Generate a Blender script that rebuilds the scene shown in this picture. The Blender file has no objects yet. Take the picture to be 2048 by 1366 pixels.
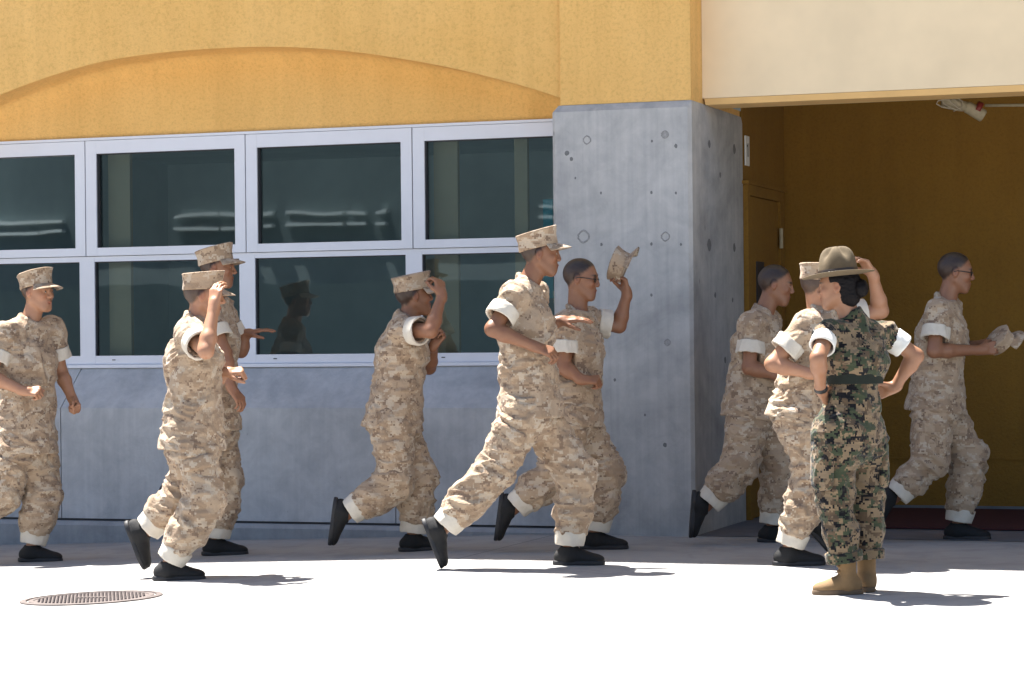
import bpy, bmesh, math, random
import numpy as np
from mathutils import Vector, Matrix
PI = math.pi
R_ = math.radians
scene = bpy.context.scene
COL = scene.collection

# ------------------------------------------------------------------ camera
FPX, YAW, ROLL, CAMH = 4890.0, R_(19.3), 0.0100, 1.22
Fv = np.array([-math.sin(YAW), math.cos(YAW), 0.0]); Rv = np.array([math.cos(YAW), math.sin(YAW), 0.0]); Zv = np.array([0, 0, 1.0])
RRv = Rv*math.cos(ROLL) - Zv*math.sin(ROLL); UUv = Zv*math.cos(ROLL) + Rv*math.sin(ROLL)
CAM = np.array([0, 0, CAMH])
cd = bpy.data.cameras.new('camera'); cam = bpy.data.objects.new('camera', cd); COL.objects.link(cam)
cd.sensor_width = 36; cd.lens = 36*FPX/2048.0; cd.clip_start = 0.1; cd.clip_end = 3000
M = Matrix(((RRv[0], UUv[0], -Fv[0], 0), (RRv[1], UUv[1], -Fv[1], 0), (RRv[2], UUv[2], -Fv[2], CAMH), (0, 0, 0, 1)))
cam.matrix_world = M
scene.camera = cam
# ------------------------------------------------------------------ sky, sun, exposure
w = bpy.data.worlds.new('World'); scene.world = w; w.use_nodes = True
nt = w.node_tree; bg = nt.nodes['Background']
sky = nt.nodes.new('ShaderNodeTexSky'); sky.sky_type = 'NISHITA'; sky.sun_disc = False
SUNTO = Vector((-0.375, 0.17, 1.0)).normalized()
sky.sun_elevation = math.asin(SUNTO.z); sky.sun_rotation = math.atan2(SUNTO.x, SUNTO.y)
nt.links.new(sky.outputs[0], bg.inputs[0]); bg.inputs[1].default_value = 0.053
sl = bpy.data.lights.new('sun', 'SUN'); sl.energy = 5.0; sl.angle = R_(0.5); sl.color = (1.0, 0.96, 0.90)
so = bpy.data.objects.new('sun', sl); COL.objects.link(so)
so.rotation_euler = SUNTO.to_track_quat('Z', 'Y').to_euler(); so.location = (-10, 5, 20)
vs = scene.view_settings; vs.view_transform = 'Standard'; vs.look = 'None'; vs.gamma = 1; vs.use_curve_mapping = False
vs.exposure = 2.0
try:
    scene.cycles.max_bounces = 8; scene.cycles.transparent_max_bounces = 12
    scene.cycles.use_denoising = True
except Exception: pass

# ------------------------------------------------------------------ helpers: pixel -> world
def ray(px, py): return Fv + (px-1024)/FPX*RRv + (683-py)/FPX*UUv
def atD(px, py, D): return CAM + ray(px, py)*D
def onZ(px, py, z=0.0):
    d = ray(px, py); return CAM + d*(z-CAMH)/d[2]
def gz(x):
    """ground height: level at the column, falling gently to the left"""
    if x > -4.9: return 0.0
    return max(-0.30, 0.035*(x+4.9))
def onG(px, py):
    p = onZ(px, py)
    for _ in range(12): p = onZ(px, py, gz(p[0]))
    return p

# ------------------------------------------------------------------ helpers: objects
def tag(o, label=None, cat=None, group=None, kind=None):
    if label: o['label'] = label
    if cat: o['category'] = cat
    if group: o['group'] = group
    if kind: o['kind'] = kind
    return o
def empty(name, loc=(0, 0, 0)):
    o = bpy.data.objects.new(name, None); o.location = loc; COL.objects.link(o); o.empty_display_size = .2; return o
def link(name, me, mat, parent=None, loc=None):
    o = bpy.data.objects.new(name, me); COL.objects.link(o)
    if mat is not None:
        for m_ in (mat if isinstance(mat, (list, tuple)) else [mat]): me.materials.append(m_)
    if parent is not None: o.parent = parent
    if loc is not None: o.location = loc
    return o
def mesh_np(name, V, Q, smooth=True):
    V = np.asarray(V, np.float32); Q = np.asarray(Q, np.int32)
    me = bpy.data.meshes.new(name)
    me.vertices.add(len(V)); me.vertices.foreach_set('co', V.ravel())
    n = Q.shape[1]
    me.loops.add(Q.size); me.loops.foreach_set('vertex_index', Q.ravel())
    me.polygons.add(len(Q)); me.polygons.foreach_set('loop_start', np.arange(0, Q.size, n, dtype=np.int32))
    me.update(calc_edges=True); me.validate()
    me.polygons.foreach_set('use_smooth', np.full(len(me.polygons), smooth, dtype=bool)); me.update()
    return me
def bm_mesh(name, bm, smooth=False, bevel=0.0):
    if bevel > 0:
        bmesh.ops.bevel(bm, geom=bm.edges[:]+bm.verts[:], offset=bevel, segments=2, profile=.5, affect='EDGES', clamp_overlap=True)
    bmesh.ops.recalc_face_normals(bm, faces=bm.faces[:])
    me = bpy.data.meshes.new(name); bm.to_mesh(me); bm.free()
    if smooth:
        for p in me.polygons: p.use_smooth = True
    return me
def add_box(bm, x0, x1, y0, y1, z0, z1):
    v = [bm.verts.new(c) for c in ((x0,y0,z0),(x1,y0,z0),(x1,y1,z0),(x0,y1,z0),(x0,y0,z1),(x1,y0,z1),(x1,y1,z1),(x0,y1,z1))]
    for f in ((0,3,2,1),(4,5,6,7),(0,1,5,4),(1,2,6,5),(2,3,7,6),(3,0,4,7)): bm.faces.new([v[i] for i in f])
def box(name, b, mat, parent=None, bevel=0.0):
    bm = bmesh.new(); add_box(bm, *b); return link(name, bm_mesh(name, bm, bevel=bevel), mat, parent)
def add_tube(bm, pts, r, seg=12, caps=True):
    pts = [Vector(p) for p in pts]; rings = []
    rr = r if isinstance(r, (list, tuple)) else [r]*len(pts)
    up = Vector((0, 0, 1)); prev = None
    for i, p in enumerate(pts):
        t = (pts[min(i+1, len(pts)-1)]-pts[max(i-1, 0)]).normalized()
        if prev is None:
            a = t.cross(up) if abs(t.dot(up)) < .95 else t.cross(Vector((1, 0, 0)))
        else: a = prev - t*prev.dot(t)
        a.normalize(); prev = a; b = t.cross(a)
        rings.append([bm.verts.new(p + (a*math.cos(2*PI*k/seg)+b*math.sin(2*PI*k/seg))*rr[i]) for k in range(seg)])
    for i in range(len(rings)-1):
        for k in range(seg): bm.faces.new((rings[i][k], rings[i][(k+1) % seg], rings[i+1][(k+1) % seg], rings[i+1][k]))
    if caps: bm.faces.new(rings[0][::-1]); bm.faces.new(rings[-1])

# ------------------------------------------------------------------ materials
def newmat(name):
    m = bpy.data.materials.new(name); m.use_nodes = True
    nt = m.node_tree; b = nt.nodes['Principled BSDF']; return m, nt, b
def N(nt, t, **kw):
    n = nt.nodes.new(t)
    for k, v in kw.items(): setattr(n, k, v)
    return n
def ramp(nt, fac, stops, interp='LINEAR'):
    r = N(nt, 'ShaderNodeValToRGB'); r.color_ramp.interpolation = interp
    el = r.color_ramp.elements
    while len(el) < len(stops): el.new(0.5)
    for e, (p, c) in zip(el, stops): e.position = p; e.color = (*c, 1)
    nt.links.new(fac, r.inputs[0]); return r.outputs[0]
def noise(nt, vec, scale, detail=3, rough=.55, dist=0.0):
    n = N(nt, 'ShaderNodeTexNoise'); n.inputs['Scale'].default_value = scale; n.inputs['Detail'].default_value = detail
    n.inputs['Roughness'].default_value = rough; n.inputs['Distortion'].default_value = dist
    if vec is not None: nt.links.new(vec, n.inputs['Vector'])
    return n.outputs['Fac']
def mapping(nt, vec, scale=(1, 1, 1), loc=(0, 0, 0), rot=(0, 0, 0)):
    m = N(nt, 'ShaderNodeMapping'); m.inputs['Scale'].default_value = scale; m.inputs['Location'].default_value = loc; m.inputs['Rotation'].default_value = rot
    nt.links.new(vec, m.inputs[0]); return m.outputs[0]
def objco(nt): return N(nt, 'ShaderNodeTexCoord').outputs['Object']
def mix(nt, fac, a, b, mode='MIX'):
    m = N(nt, 'ShaderNodeMix', data_type='RGBA', blend_type=mode)
    for s, v in ((m.inputs[0], fac), (m.inputs[6], a), (m.inputs[7], b)):
        if isinstance(v, bpy.types.NodeSocket): nt.links.new(v, s)
        elif isinstance(v, (int, float)): s.default_value = v
        else: s.default_value = (*v, 1)
    return m.outputs[2]
def bump(nt, b, h, strength, dist):
    n = N(nt, 'ShaderNodeBump'); n.inputs['Strength'].default_value = strength; n.inputs['Distance'].default_value = dist
    nt.links.new(h, n.inputs['Height']); nt.links.new(n.outputs[0], b.inputs['Normal'])
def math_(nt, op, a, b_=None, c=None):
    n = N(nt, 'ShaderNodeMath', operation=op)
    for i, v in enumerate((a, b_, c)):
        if v is None: continue
        if isinstance(v, bpy.types.NodeSocket): nt.links.new(v, n.inputs[i])
        else: n.inputs[i].default_value = v
    return n.outputs[0]

def mat_plain(name, col, rough=.6, metal=0.0, var=.08, scale=30, bmp=0.0):
    m, nt, b = newmat(name); co = objco(nt)
    f = noise(nt, co, scale)
    c = ramp(nt, f, [(.3, tuple(x*(1-var) for x in col)), (.7, tuple(min(1, x*(1+var)) for x in col))])
    nt.links.new(c, b.inputs['Base Color']); b.inputs['Roughness'].default_value = rough; b.inputs['Metallic'].default_value = metal
    if bmp: bump(nt, b, noise(nt, co, scale*6), bmp, .004)
    return m
def mat_stucco(name, col, col2):
    m, nt, b = newmat(name); co = objco(nt)
    big = noise(nt, co, .9, 4, .6)
    fine = noise(nt, co, 45, 4, .7)
    c1 = ramp(nt, big, [(.3, col2), (.68, col)])
    c = mix(nt, ramp(nt, fine, [(.32, (.80, .78, .74)), (.55, (1, 1, 1))]), (0, 0, 0), c1)
    c = mix(nt, 1.0, c1, ramp(nt, fine, [(.30, (.84, .82, .76)), (.52, (1, 1, 1))]), 'MULTIPLY')
    streak = noise(nt, mapping(nt, co, (4, 4, .35)), 2.2, 4, .6)
    c = mix(nt, 1.0, c, ramp(nt, streak, [(.35, (.93, .92, .90)), (.6, (1, 1, 1))]), 'MULTIPLY')
    nt.links.new(c, b.inputs['Base Color']); b.inputs['Roughness'].default_value = .9
    hm = math_(nt, 'ADD', math_(nt, 'MULTIPLY', noise(nt, co, 60, 5, .75), 1.0), math_(nt, 'MULTIPLY', noise(nt, co, 14, 2), .5))
    bump(nt, b, hm, .75, .012)
    return m
def mat_concrete(name, base, dark, streak_s=1.0, vertical=True, spots=True):
    m, nt, b = newmat(name); co = objco(nt)
    big = noise(nt, co, 1.3, 6, .62, .6)
    mid = noise(nt, co, 6.5, 6, .65, .4)
    c = ramp(nt, big, [(.25, dark), (.50, base), (.78, tuple(min(1, x*1.18) for x in base))])
    c = mix(nt, .8, c, ramp(nt, mid, [(.3, (.74, .75, .77)), (.62, (1.0, 1.0, 1.0))]), 'MULTIPLY')
    st = noise(nt, mapping(nt, co, (16, 16, .5)), 1.6, 5, .6)
    c = mix(nt, streak_s, c, ramp(nt, st, [(.34, (.76, .77, .80)), (.58, (1, 1, 1))]), 'MULTIPLY')
    if spots:
        v = N(nt, 'ShaderNodeTexVoronoi'); v.inputs['Scale'].default_value = 7.0
        nt.links.new(mapping(nt, co, (1, 1, .45)), v.inputs['Vector'])
        gate = noise(nt, co, 3.3, 2)
        sp = ramp(nt, math_(nt, 'ADD', v.outputs['Distance'], math_(nt, 'MULTIPLY', math_(nt, 'SUBTRACT', .62, gate), .45)), [(.03, (.42, .43, .46)), (.075, (1, 1, 1))])
        c = mix(nt, .8, c, sp, 'MULTIPLY')
    nt.links.new(c, b.inputs['Base Color']); b.inputs['Roughness'].default_value = .82
    bump(nt, b, math_(nt, 'ADD', noise(nt, co, 40, 6, .7), math_(nt, 'MULTIPLY', mid, 1.2)), .35, .01)
    return m
def mat_ground():
    m, nt, b = newmat('pavement_concrete'); co = objco(nt)
    big = noise(nt, co, .7, 5, .6); mid = noise(nt, co, 9, 5, .65)
    c = ramp(nt, big, [(.3, (.31, .303, .292)), (.7, (.36, .353, .342))])
    c = mix(nt, .6, c, ramp(nt, mid, [(.3, (.86, .86, .87)), (.6, (1, 1, 1))]), 'MULTIPLY')
    c = mix(nt, .7, c, ramp(nt, noise(nt, co, 2.6, 6, .7, 1.0), [(.40, (.80, .79, .80)), (.52, (1, 1, 1))]), 'MULTIPLY')
    sx = N(nt, 'ShaderNodeSeparateXYZ'); nt.links.new(co, sx.inputs[0])
    j1 = math_(nt, 'LESS_THAN', math_(nt, 'ABSOLUTE', math_(nt, 'SUBTRACT', math_(nt, 'PINGPONG', math_(nt, 'ADD', sx.outputs[0], 4.86), 3.0), 0.0)), .006)
    j2 = math_(nt, 'LESS_THAN', math_(nt, 'PINGPONG', math_(nt, 'ADD', sx.outputs[1], 9.4), 12.0), .007)
    j = math_(nt, 'MAXIMUM', j1, j2)
    c = mix(nt, j, c, (.17, .17, .172))
    nt.links.new(c, b.inputs['Base Color']); b.inputs['Roughness'].default_value = .88
    bump(nt, b, math_(nt, 'ADD', noise(nt, co, 110, 4, .7), math_(nt, 'MULTIPLY', mid, .6)), .3, .006)
    return m
def mat_camo(name, cols, px=.011, sc=7.5, rough=.9, th=.60):
    """cols: base, second, third, dark (pixel camouflage)"""
    m, nt, b = newmat(name); co = objco(nt)
    sn = N(nt, 'ShaderNodeVectorMath', operation='SNAP'); oi = N(nt, 'ShaderNodeObjectInfo'); va = N(nt, 'ShaderNodeVectorMath', operation='ADD'); nt.links.new(co, va.inputs[0])
    cx_ = N(nt, 'ShaderNodeCombineXYZ'); r9 = math_(nt, 'MULTIPLY', oi.outputs['Random'], 9.0); nt.links.new(r9, cx_.inputs[0]); nt.links.new(r9, cx_.inputs[2]); nt.links.new(cx_.outputs[0], va.inputs[1])
    nt.links.new(va.outputs[0], sn.inputs[0]); sn.inputs[1].default_value = (px, px, px)
    v = mapping(nt, sn.outputs[0], (1, 1, 1.5))
    n1 = noise(nt, v, sc, 3, .62); n2 = noise(nt, mapping(nt, sn.outputs[0], (1, 1, 1.5), (5.3, 2.1, 7.7)), sc*1.25, 3, .62)
    n3 = noise(nt, mapping(nt, sn.outputs[0], (1, 1, 1.5), (15.3, 8.1, 1.7)), sc*1.7, 3, .65)
    g = lambda n, t: math_(nt, 'GREATER_THAN', n, t)
    c = mix(nt, g(n1, .51), cols[0], cols[1])
    c = mix(nt, g(n2, .56), c, cols[2])
    c = mix(nt, g(n3, th), c, cols[3])
    fade = noise(nt, co, 3.0, 3)
    c = mix(nt, 1.0, c, ramp(nt, fade, [(.3, (.88, .88, .88)), (.7, (1.0, 1.0, 1.0))]), 'MULTIPLY')
    nt.links.new(c, b.inputs['Base Color']); b.inputs['Roughness'].default_value = rough
    b.inputs['Specular IOR Level'].default_value = .2
    try: b.inputs['Sheen Weight'].default_value = .15
    except Exception: pass
    bump(nt, b, math_(nt, 'ADD', noise(nt, co, 22, 3, .6, 1.2), math_(nt, 'MULTIPLY', noise(nt, co, 260, 2), .15)), .55, .02)
    return m
def mat_skin(name, lip=(.42, .16, .13)):
    m, nt, b = newmat(name); co = objco(nt)
    at = N(nt, 'ShaderNodeAttribute', attribute_name='tint')
    c = mix(nt, 1.0, at.outputs['Color'], ramp(nt, noise(nt, co, 28, 4), [(.3, (.90, .87, .85)), (.7, (1, 1, 1))]), 'MULTIPLY')
    nt.links.new(c, b.inputs['Base Color']); b.inputs['Roughness'].default_value = .48
    b.inputs['Subsurface Weight'].default_value = .08; b.inputs['Subsurface Radius'].default_value = (.02, .008, .004); b.inputs['Subsurface Scale'].default_value = .5
    bump(nt, b, noise(nt, co, 180, 3), .15, .002)
    return m
def mat_hair(name, col, rough=.45):
    m, nt, b = newmat(name); co = objco(nt)
    f = noise(nt, mapping(nt, co, (30, 30, 140)), 3, 3)
    nt.links.new(ramp(nt, f, [(.3, tuple(x*.6 for x in col)), (.7, tuple(x*1.4 for x in col))]), b.inputs['Base Color'])
    b.inputs['Roughness'].default_value = rough; b.inputs['Specular IOR Level'].default_value = .12; bump(nt, b, f, .5, .004); return m
def mat_glass_pane():
    m = bpy.data.materials.new('window_glass'); m.use_nodes = True; nt = m.node_tree
    for n in list(nt.nodes): nt.nodes.remove(n)
    out = N(nt, 'ShaderNodeOutputMaterial'); tr = N(nt, 'ShaderNodeBsdfTransparent'); gl = N(nt, 'ShaderNodeBsdfGlossy')
    tr.inputs[0].default_value = (.58, .66, .66, 1); gl.inputs[0].default_value = (.80, .96, 1.0, 1); gl.inputs['Roughness'].default_value = .015
    co = objco(nt); bp = N(nt, 'ShaderNodeBump'); bp.inputs['Strength'].default_value = .018; bp.inputs['Distance'].default_value = .03
    nt.links.new(noise(nt, co, 2.0, 1), bp.inputs['Height']); nt.links.new(bp.outputs[0], gl.inputs['Normal'])
    mx = N(nt, 'ShaderNodeMixShader'); lw = N(nt, 'ShaderNodeFresnel'); lw.inputs[0].default_value = 1.75
    f = math_(nt, 'ADD', lw.outputs[0], .06)
    nt.links.new(f, mx.inputs[0]); nt.links.new(tr.outputs[0], mx.inputs[1]); nt.links.new(gl.outputs[0], mx.inputs[2])
    nt.links.new(mx.outputs[0], out.inputs[0]); return m

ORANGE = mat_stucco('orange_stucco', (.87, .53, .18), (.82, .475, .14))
RECESS_SHADE = mat_stucco('shade_darkened_orange', (.29, .150, .020), (.235, .118, .015))  # the orange stucco again, darkened in its colour to stand in for recess shade
BEIGE = mat_plain('beige_painted_beam', (.85, .67, .43), .7, var=.05, scale=3, bmp=.15)
YEL = mat_plain('yellow_drip_edge', (.80, .52, .22), .7, var=.05, scale=5)
CONC = mat_concrete('column_concrete', (.48, .47, .455), (.30, .295, .29), .45)
CONC2 = mat_concrete('panel_concrete', (.50, .50, .50), (.37, .375, .38), .3)
CONC3 = mat_concrete('ledge_concrete', (.33, .335, .34), (.20, .205, .21), .3)
GROUND = mat_ground()
WHITEF = mat_plain('window_frame_paint', (.70, .71, .76), .38, var=.03, scale=4)
GASKET = mat_plain('rubber_gasket', (.03, .03, .035), .6)
GLASS = mat_glass_pane()
INTER = mat_plain('interior_wall_paint', (.46, .54, .57), .8, var=.1, scale=2)
CURT = mat_plain('interior_pilaster_paint', (.58, .50, .36), .8, var=.05, scale=3)
MAROON = mat_plain('maroon_floor_mat', (.06, .010, .012), .85, var=.15, scale=40, bmp=.4)
DKFLOOR = mat_plain('dark_entry_floor', (.16, .16, .17), .7, var=.12, scale=8, bmp=.2)
METAL = mat_plain('brushed_steel', (.62, .60, .56), .3, 1.0)
DKMETAL = mat_plain('dark_metal', (.05, .05, .05), .5, .6)
IRON = mat_plain('manhole_iron', (.10, .080, .075), .75, .0, var=.25, scale=14, bmp=.3)
PITCH = mat_plain('dark_pit', (.06, .06, .065), .9)
PITS = mat_plain('shallow_pit', (.17, .17, .17), .9)
RINGM = mat_plain('grout_ring', (.30, .295, .29), .9, var=.2, scale=60)
WHITEP = mat_plain('white_plastic', (.75, .75, .72), .5, var=.04)
WIREM = mat_plain('tan_wire', (.42, .36, .26), .6)
CREAMP = mat_plain('cream_enamel', (.40, .34, .22), .6, var=.1)
REDP = mat_plain('red_plastic', (.20, .02, .015), .5)

# ------------------------------------------------------------------ the setting
def grid_z(name, xs, ys, mat):
    V = [(x, y, gz(x)) for y in ys for x in xs]; nx = len(xs)
    Q = [(j*nx+i, j*nx+i+1, (j+1)*nx+i+1, (j+1)*nx+i) for j in range(len(ys)-1) for i in range(nx-1)]
    return tag(link(name, mesh_np(name, V, Q, False), mat), kind='structure')
grid_z('pavement', [-900, -200, -60, -30, -20, -13.4] + [-12+.5*i for i in range(30)] + [6, 20, 60, 200, 900], [-900, -200, -50, -20, 0, 5, 10, 15, 20, 50, 200, 900], GROUND)

YC = 14.675; XR = -3.95; XL = -4.86
YW = YC+.38; YP = YC+.08; YBK = 17.25
bld = empty('building', (XL, YC, 0))
tag(bld, 'orange stucco building with arched recess, concrete column and open entry behind the runners', 'building')
def bpart(name, bm, mat, parent=None, **k):
    me = bm_mesh(name, bm, **k); o = link(name, me, mat, parent or bld)
    off = Vector(bld.location)
    me.transform(Matrix.Translation(-off)) if True else None
    return o
# (all building meshes are stored relative to the building's base; sub-parts have parts with no offset)

# column
bm = bmesh.new()
c = .022
def prism_z(bm, x0, x1, y0, y1, z0, z1, c):
    prof = [(x0+c, y0), (x1-c, y0), (x1, y0+c), (x1, y1), (x0, y1), (x0, y0+c)]
    lo = [bm.verts.new((x, y, z0)) for x, y in prof]; hi = [bm.verts.new((x, y, z1)) for x, y in prof]
    n = len(prof)
    for i in range(n): bm.faces.new((lo[i], lo[(i+1) % n], hi[(i+1) % n], hi[i]))
    bm.faces.new(lo[::-1]); return hi, prof
hi, prof = prism_z(bm, XL, XR, YC, YC+1.32, -.25, 2.665, c)
ctr = Vector(((XL+XR)/2, YC+.66, 0))
top = [bm.verts.new((x+(.035 if x < ctr.x else -.008), max(y, YC+.045) if y < YC+.1 else y, 2.71)) for x, y in prof]
for i in range(6): bm.faces.new((hi[i], hi[(i+1) % 6], top[(i+1) % 6], top[i]))
bm.faces.new(top)
column = bpart('concrete_column', bm, CONC)
# form-tie marks on the column: plugged holes with a ring, and blow holes
def tie(px, py, r, ring=True):
    d = ray(px, py); P = CAM + d*YC/d[1]
    bm = bmesh.new()
    for k0, k1, dep in ((r*.72, r, .0035), (0, r*.5, .002)):
        pass
    seg = 20
    def ringv(rad, y): return [bm.verts.new((P[0]+rad*math.cos(2*PI*k/seg)*(1+.1*math.sin(3*k)), YC-y, P[2]+rad*math.sin(2*PI*k/seg)*(1+.08*math.cos(5*k)))) for k in range(seg)]
    a = ringv(r, .001); b_ = ringv(r*.86, .004); c_ = ringv(r*.70, .001)
    for p, q in ((a, b_), (b_, c_)):
        for k in range(seg): bm.faces.new((p[k], p[(k+1) % seg], q[(k+1) % seg], q[k]))
    if not ring:
        d_ = ringv(r*.3, .0015)
        for k in range(seg): bm.faces.new((c_[k], c_[(k+1) % seg], d_[(k+1) % seg], d_[k]))
        bm.faces.new(d_)
    bpart('tie_hole', bm, RINGM, column)
for a in ((1174, 280, .028), (1330, 269, .026, False), (1167, 473, .042), (1331, 473, .030), (1335, 685, .022, False), (1178, 690, .02, False)): tie(*a)
for px, py, r in ((1352, 292, .011), (1134, 306, .014), (1143, 318, .011), (1303, 385, .008), (1352, 386, .007), (1202, 386, .007), (1303, 488, .008), (1362, 489, .007), (1203, 489, .008), (1303, 590, .008), (1304, 282, .007), (1151, 356, .006), (1330, 890, .012), (1230, 760, .008), (1290, 830, .007)):
    d = ray(px, py); P = CAM + d*YC/d[1]; bm = bmesh.new()
    vv = [bm.verts.new((P[0]+r*math.cos(k*PI/5)*(.8+.4*random.Random(px+k).random()), YC-.0015, P[2]+1.3*r*math.sin(k*PI/5)*(.8+.4*random.Random(py+k).random()))) for k in range(10)]
    bm.faces.new(vv); bpart('blow_hole', bm, PITS, column)
# side-face pits of the column
for px, py, r in ((1418, 288, .014), (1468, 298, .018), (1418, 490, .022), (1468, 495, .016), (1440, 350, .010), (1430, 590, .010), (1465, 600, .009), (1450, 720, .012)):
    d = ray(px, py); P = CAM + d*XR/d[0]; bm = bmesh.new()
    vv = [bm.verts.new((XR+.0015, P[1]+2.2*r*math.cos(k*PI/5)*(.8+.4*random.Random(px+k).random()), P[2]+1.9*r*math.sin(k*PI/5))) for k in range(10)]
    bm.faces.new(vv); bpart('blow_hole', bm, PITS, column)

# upper orange pier above the column
ROOF = 7.0
bm = bmesh.new(); add_box(bm, XL+.045, XR-.012, YC+.047, YC+1.3, 2.712, ROOF); bpart('orange_pier', bm, ORANGE)
# arched stucco wall: repeated bay to the left. outer face at YA, recess at YRc, arch soffit
YA = YC+.075; YRc = YC+.40; ZW = 2.662
AX = [(-4.815, 2.760), (-5.0, 2.826), (-5.213, 2.892), (-5.55, 2.985), (-5.90, 3.062), (-6.25, 3.125), (-6.604, 3.170), (-6.97, 3.193), (-7.333, 3.196), (-7.7, 3.185), (-8.084, 3.150), (-8.47, 3.075), (-8.86, 2.968), (-9.25, 2.84), (-9.55, 2.72), (-9.62, 2.69)]
def catm(P, n=6):
    out = []
    for i in range(len(P)-1):
        p0, p1, p2, p3 = P[max(i-1, 0)], P[i], P[i+1], P[min(i+2, len(P)-1)]
        for k in range(n):
            t = k/n
            out.append(tuple(.5*((2*p1[a])+(-p0[a]+p2[a])*t+(2*p0[a]-5*p1[a]+4*p2[a]-p3[a])*t*t+(-p0[a]+3*p1[a]-3*p2[a]+p3[a])*t**3) for a in (0, 1)))
    out.append(P[-1]); return out
arc = catm(AX)
bm = bmesh.new()
def strip(bm, A, B):
    va = [bm.verts.new(p) for p in A]; vb = [bm.verts.new(p) for p in B]
    for i in range(len(va)-1): bm.faces.new((va[i], va[i+1], vb[i+1], vb[i]))
# face, rounded arris and soffit cove blending into the recess
strip(bm, [(x, YA, ROOF) for x, z in arc], [(x, YA, z) for x, z in arc])
prev = [(x, YA, z) for x, z in arc]
for k in range(1, 9):
    t = k/8*PI/2
    yy = YA + (YRc-.09-YA)*1.0*(k/8) ; dz = 0
    cur = [(x, YA+.012+(YRc-YA-.10)*k/8, z+.006*math.sin(k/8*PI)) for x, z in arc]
    strip(bm, prev, cur); prev = cur
for k in range(1, 9):
    t = k/8*PI/2
    cur = [(x, YRc-.088+.088*math.sin(t), max(z-.11*(1-math.cos(t)), ZW)) for x, z in arc]
    strip(bm, prev, cur); prev = cur
cur = [(x, YRc, ZW) for x, z in arc]; strip(bm, prev, cur)
strip(bm, cur, [(x, YRc+.2, ZW) for x, z in arc])
bmesh.ops.remove_doubles(bm, verts=bm.verts[:], dist=1e-5)
o = bpart('arched_wall', bm, ORANGE, smooth=False)
for p in o.data.polygons: p.use_smooth = abs(p.normal.y) < .995
# wall farther left (next pier) and rest of the upper building
bm = bmesh.new(); add_box(bm, -22, -9.62, YC+.047, YC+.6, -.4, ROOF); bpart('orange_pier', bm, ORANGE)
bm = bmesh.new(); add_box(bm, -22, 14.0, YC-.55, YC+6, ROOF+.003, ROOF+.35); bpart('roof', bm, BEIGE)
bm = bmesh.new(); add_box(bm, -22, 14.0, YC+1.32, YC+1.5, 2.95, ROOF); bpart('upper_inner_wall', bm, BEIGE)

# beige beam across the entry
YB = YC+.32; ZB = 2.70
bm = bmesh.new()
add_box(bm, XR-.010, 3.0, YB, YB+.30, ZB+.045, ROOF); bpart('beige_beam', bm, BEIGE)
bm = bmesh.new()
pr = [(YB+.002, ZB+.043), (YB+.030, ZB+.006), (YB+.30, ZB+.004), (YB+.30, ZB+.043)]
a = [bm.verts.new((XR+.002, y, z)) for y, z in pr]; b_ = [bm.verts.new((3.0, y, z)) for y, z in pr]
for i in range(4): bm.faces.new((a[i], a[(i+1) % 4], b_[(i+1) % 4], b_[i]))
bm.faces.new(a); bm.faces.new(b_[::-1]); bpart('drip_edge', bm, YEL)
bm = bmesh.new(); prism_z(bm, 3.0, 3.9, YC, YC+1.32, -.25, 2.665, c); bpart('concrete_column', bm, CONC)
bm = bmesh.new(); add_box(bm, 3.04, 14.0, YC+.047, YC+1.3, 2.712, ROOF); bpart('orange_pier', bm, ORANGE)
bm = bmesh.new(); add_box(bm, 3.9, 14.0, YC+.3, YC+1.2, -.2, 2.711); bpart('orange_wall', bm, ORANGE)
# recess: side wall, back wall, ceiling, floor
bm = bmesh.new(); add_box(bm, XR-.6, XR-.004, YC+1.323, YBK+.0, -.1, 3.02); bpart('side_wall', bm, RECESS_SHADE)
bm = bmesh.new(); add_box(bm, XR-.6, 4.0, YBK+.003, YBK+.25, -.1, 3.02); bpart('back_wall', bm, RECESS_SHADE)
bm = bmesh.new(); add_box(bm, XR+.0, 4.0, YB+.303, YBK+.0, 3.023, 3.2); bpart('ceiling', bm, RECESS_SHADE)
bm = bmesh.new(); add_box(bm, 3.0, 3.3, YC+1.323, YBK+.0, -.1, 3.02); bpart('side_wall', bm, RECESS_SHADE)
bm = bmesh.new(); add_box(bm, XR, 3.0, YBK-.012, YBK+.0, .36, .372); bpart('wall_groove', bm, RECESS_SHADE)
bm = bmesh.new(); add_box(bm, XR, 3.0, YBK-.015, YBK+.0, .0, .035); bpart('wall_base', bm, DKFLOOR)
def slab(name, x0, x1, y0, y1, z, mat):
    me = mesh_np(name, [(x0, y0, z), (x1, y0, z), (x1, y1, z), (x0, y1, z)], [(0, 1, 2, 3)], False)
    return tag(link(name, me, mat), kind='structure')
slab('entry_floor', XR+.001, 3.0, YC+.02, YBK-.02, .004, DKFLOOR)
o = box('floor_mat', (XR+.5, 2.6, 15.45, YBK-.06, .008, .020), MAROON, None, .004)
tag(o, 'dark maroon mat on the shaded entry floor before the ochre back wall', 'floor mat')

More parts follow.
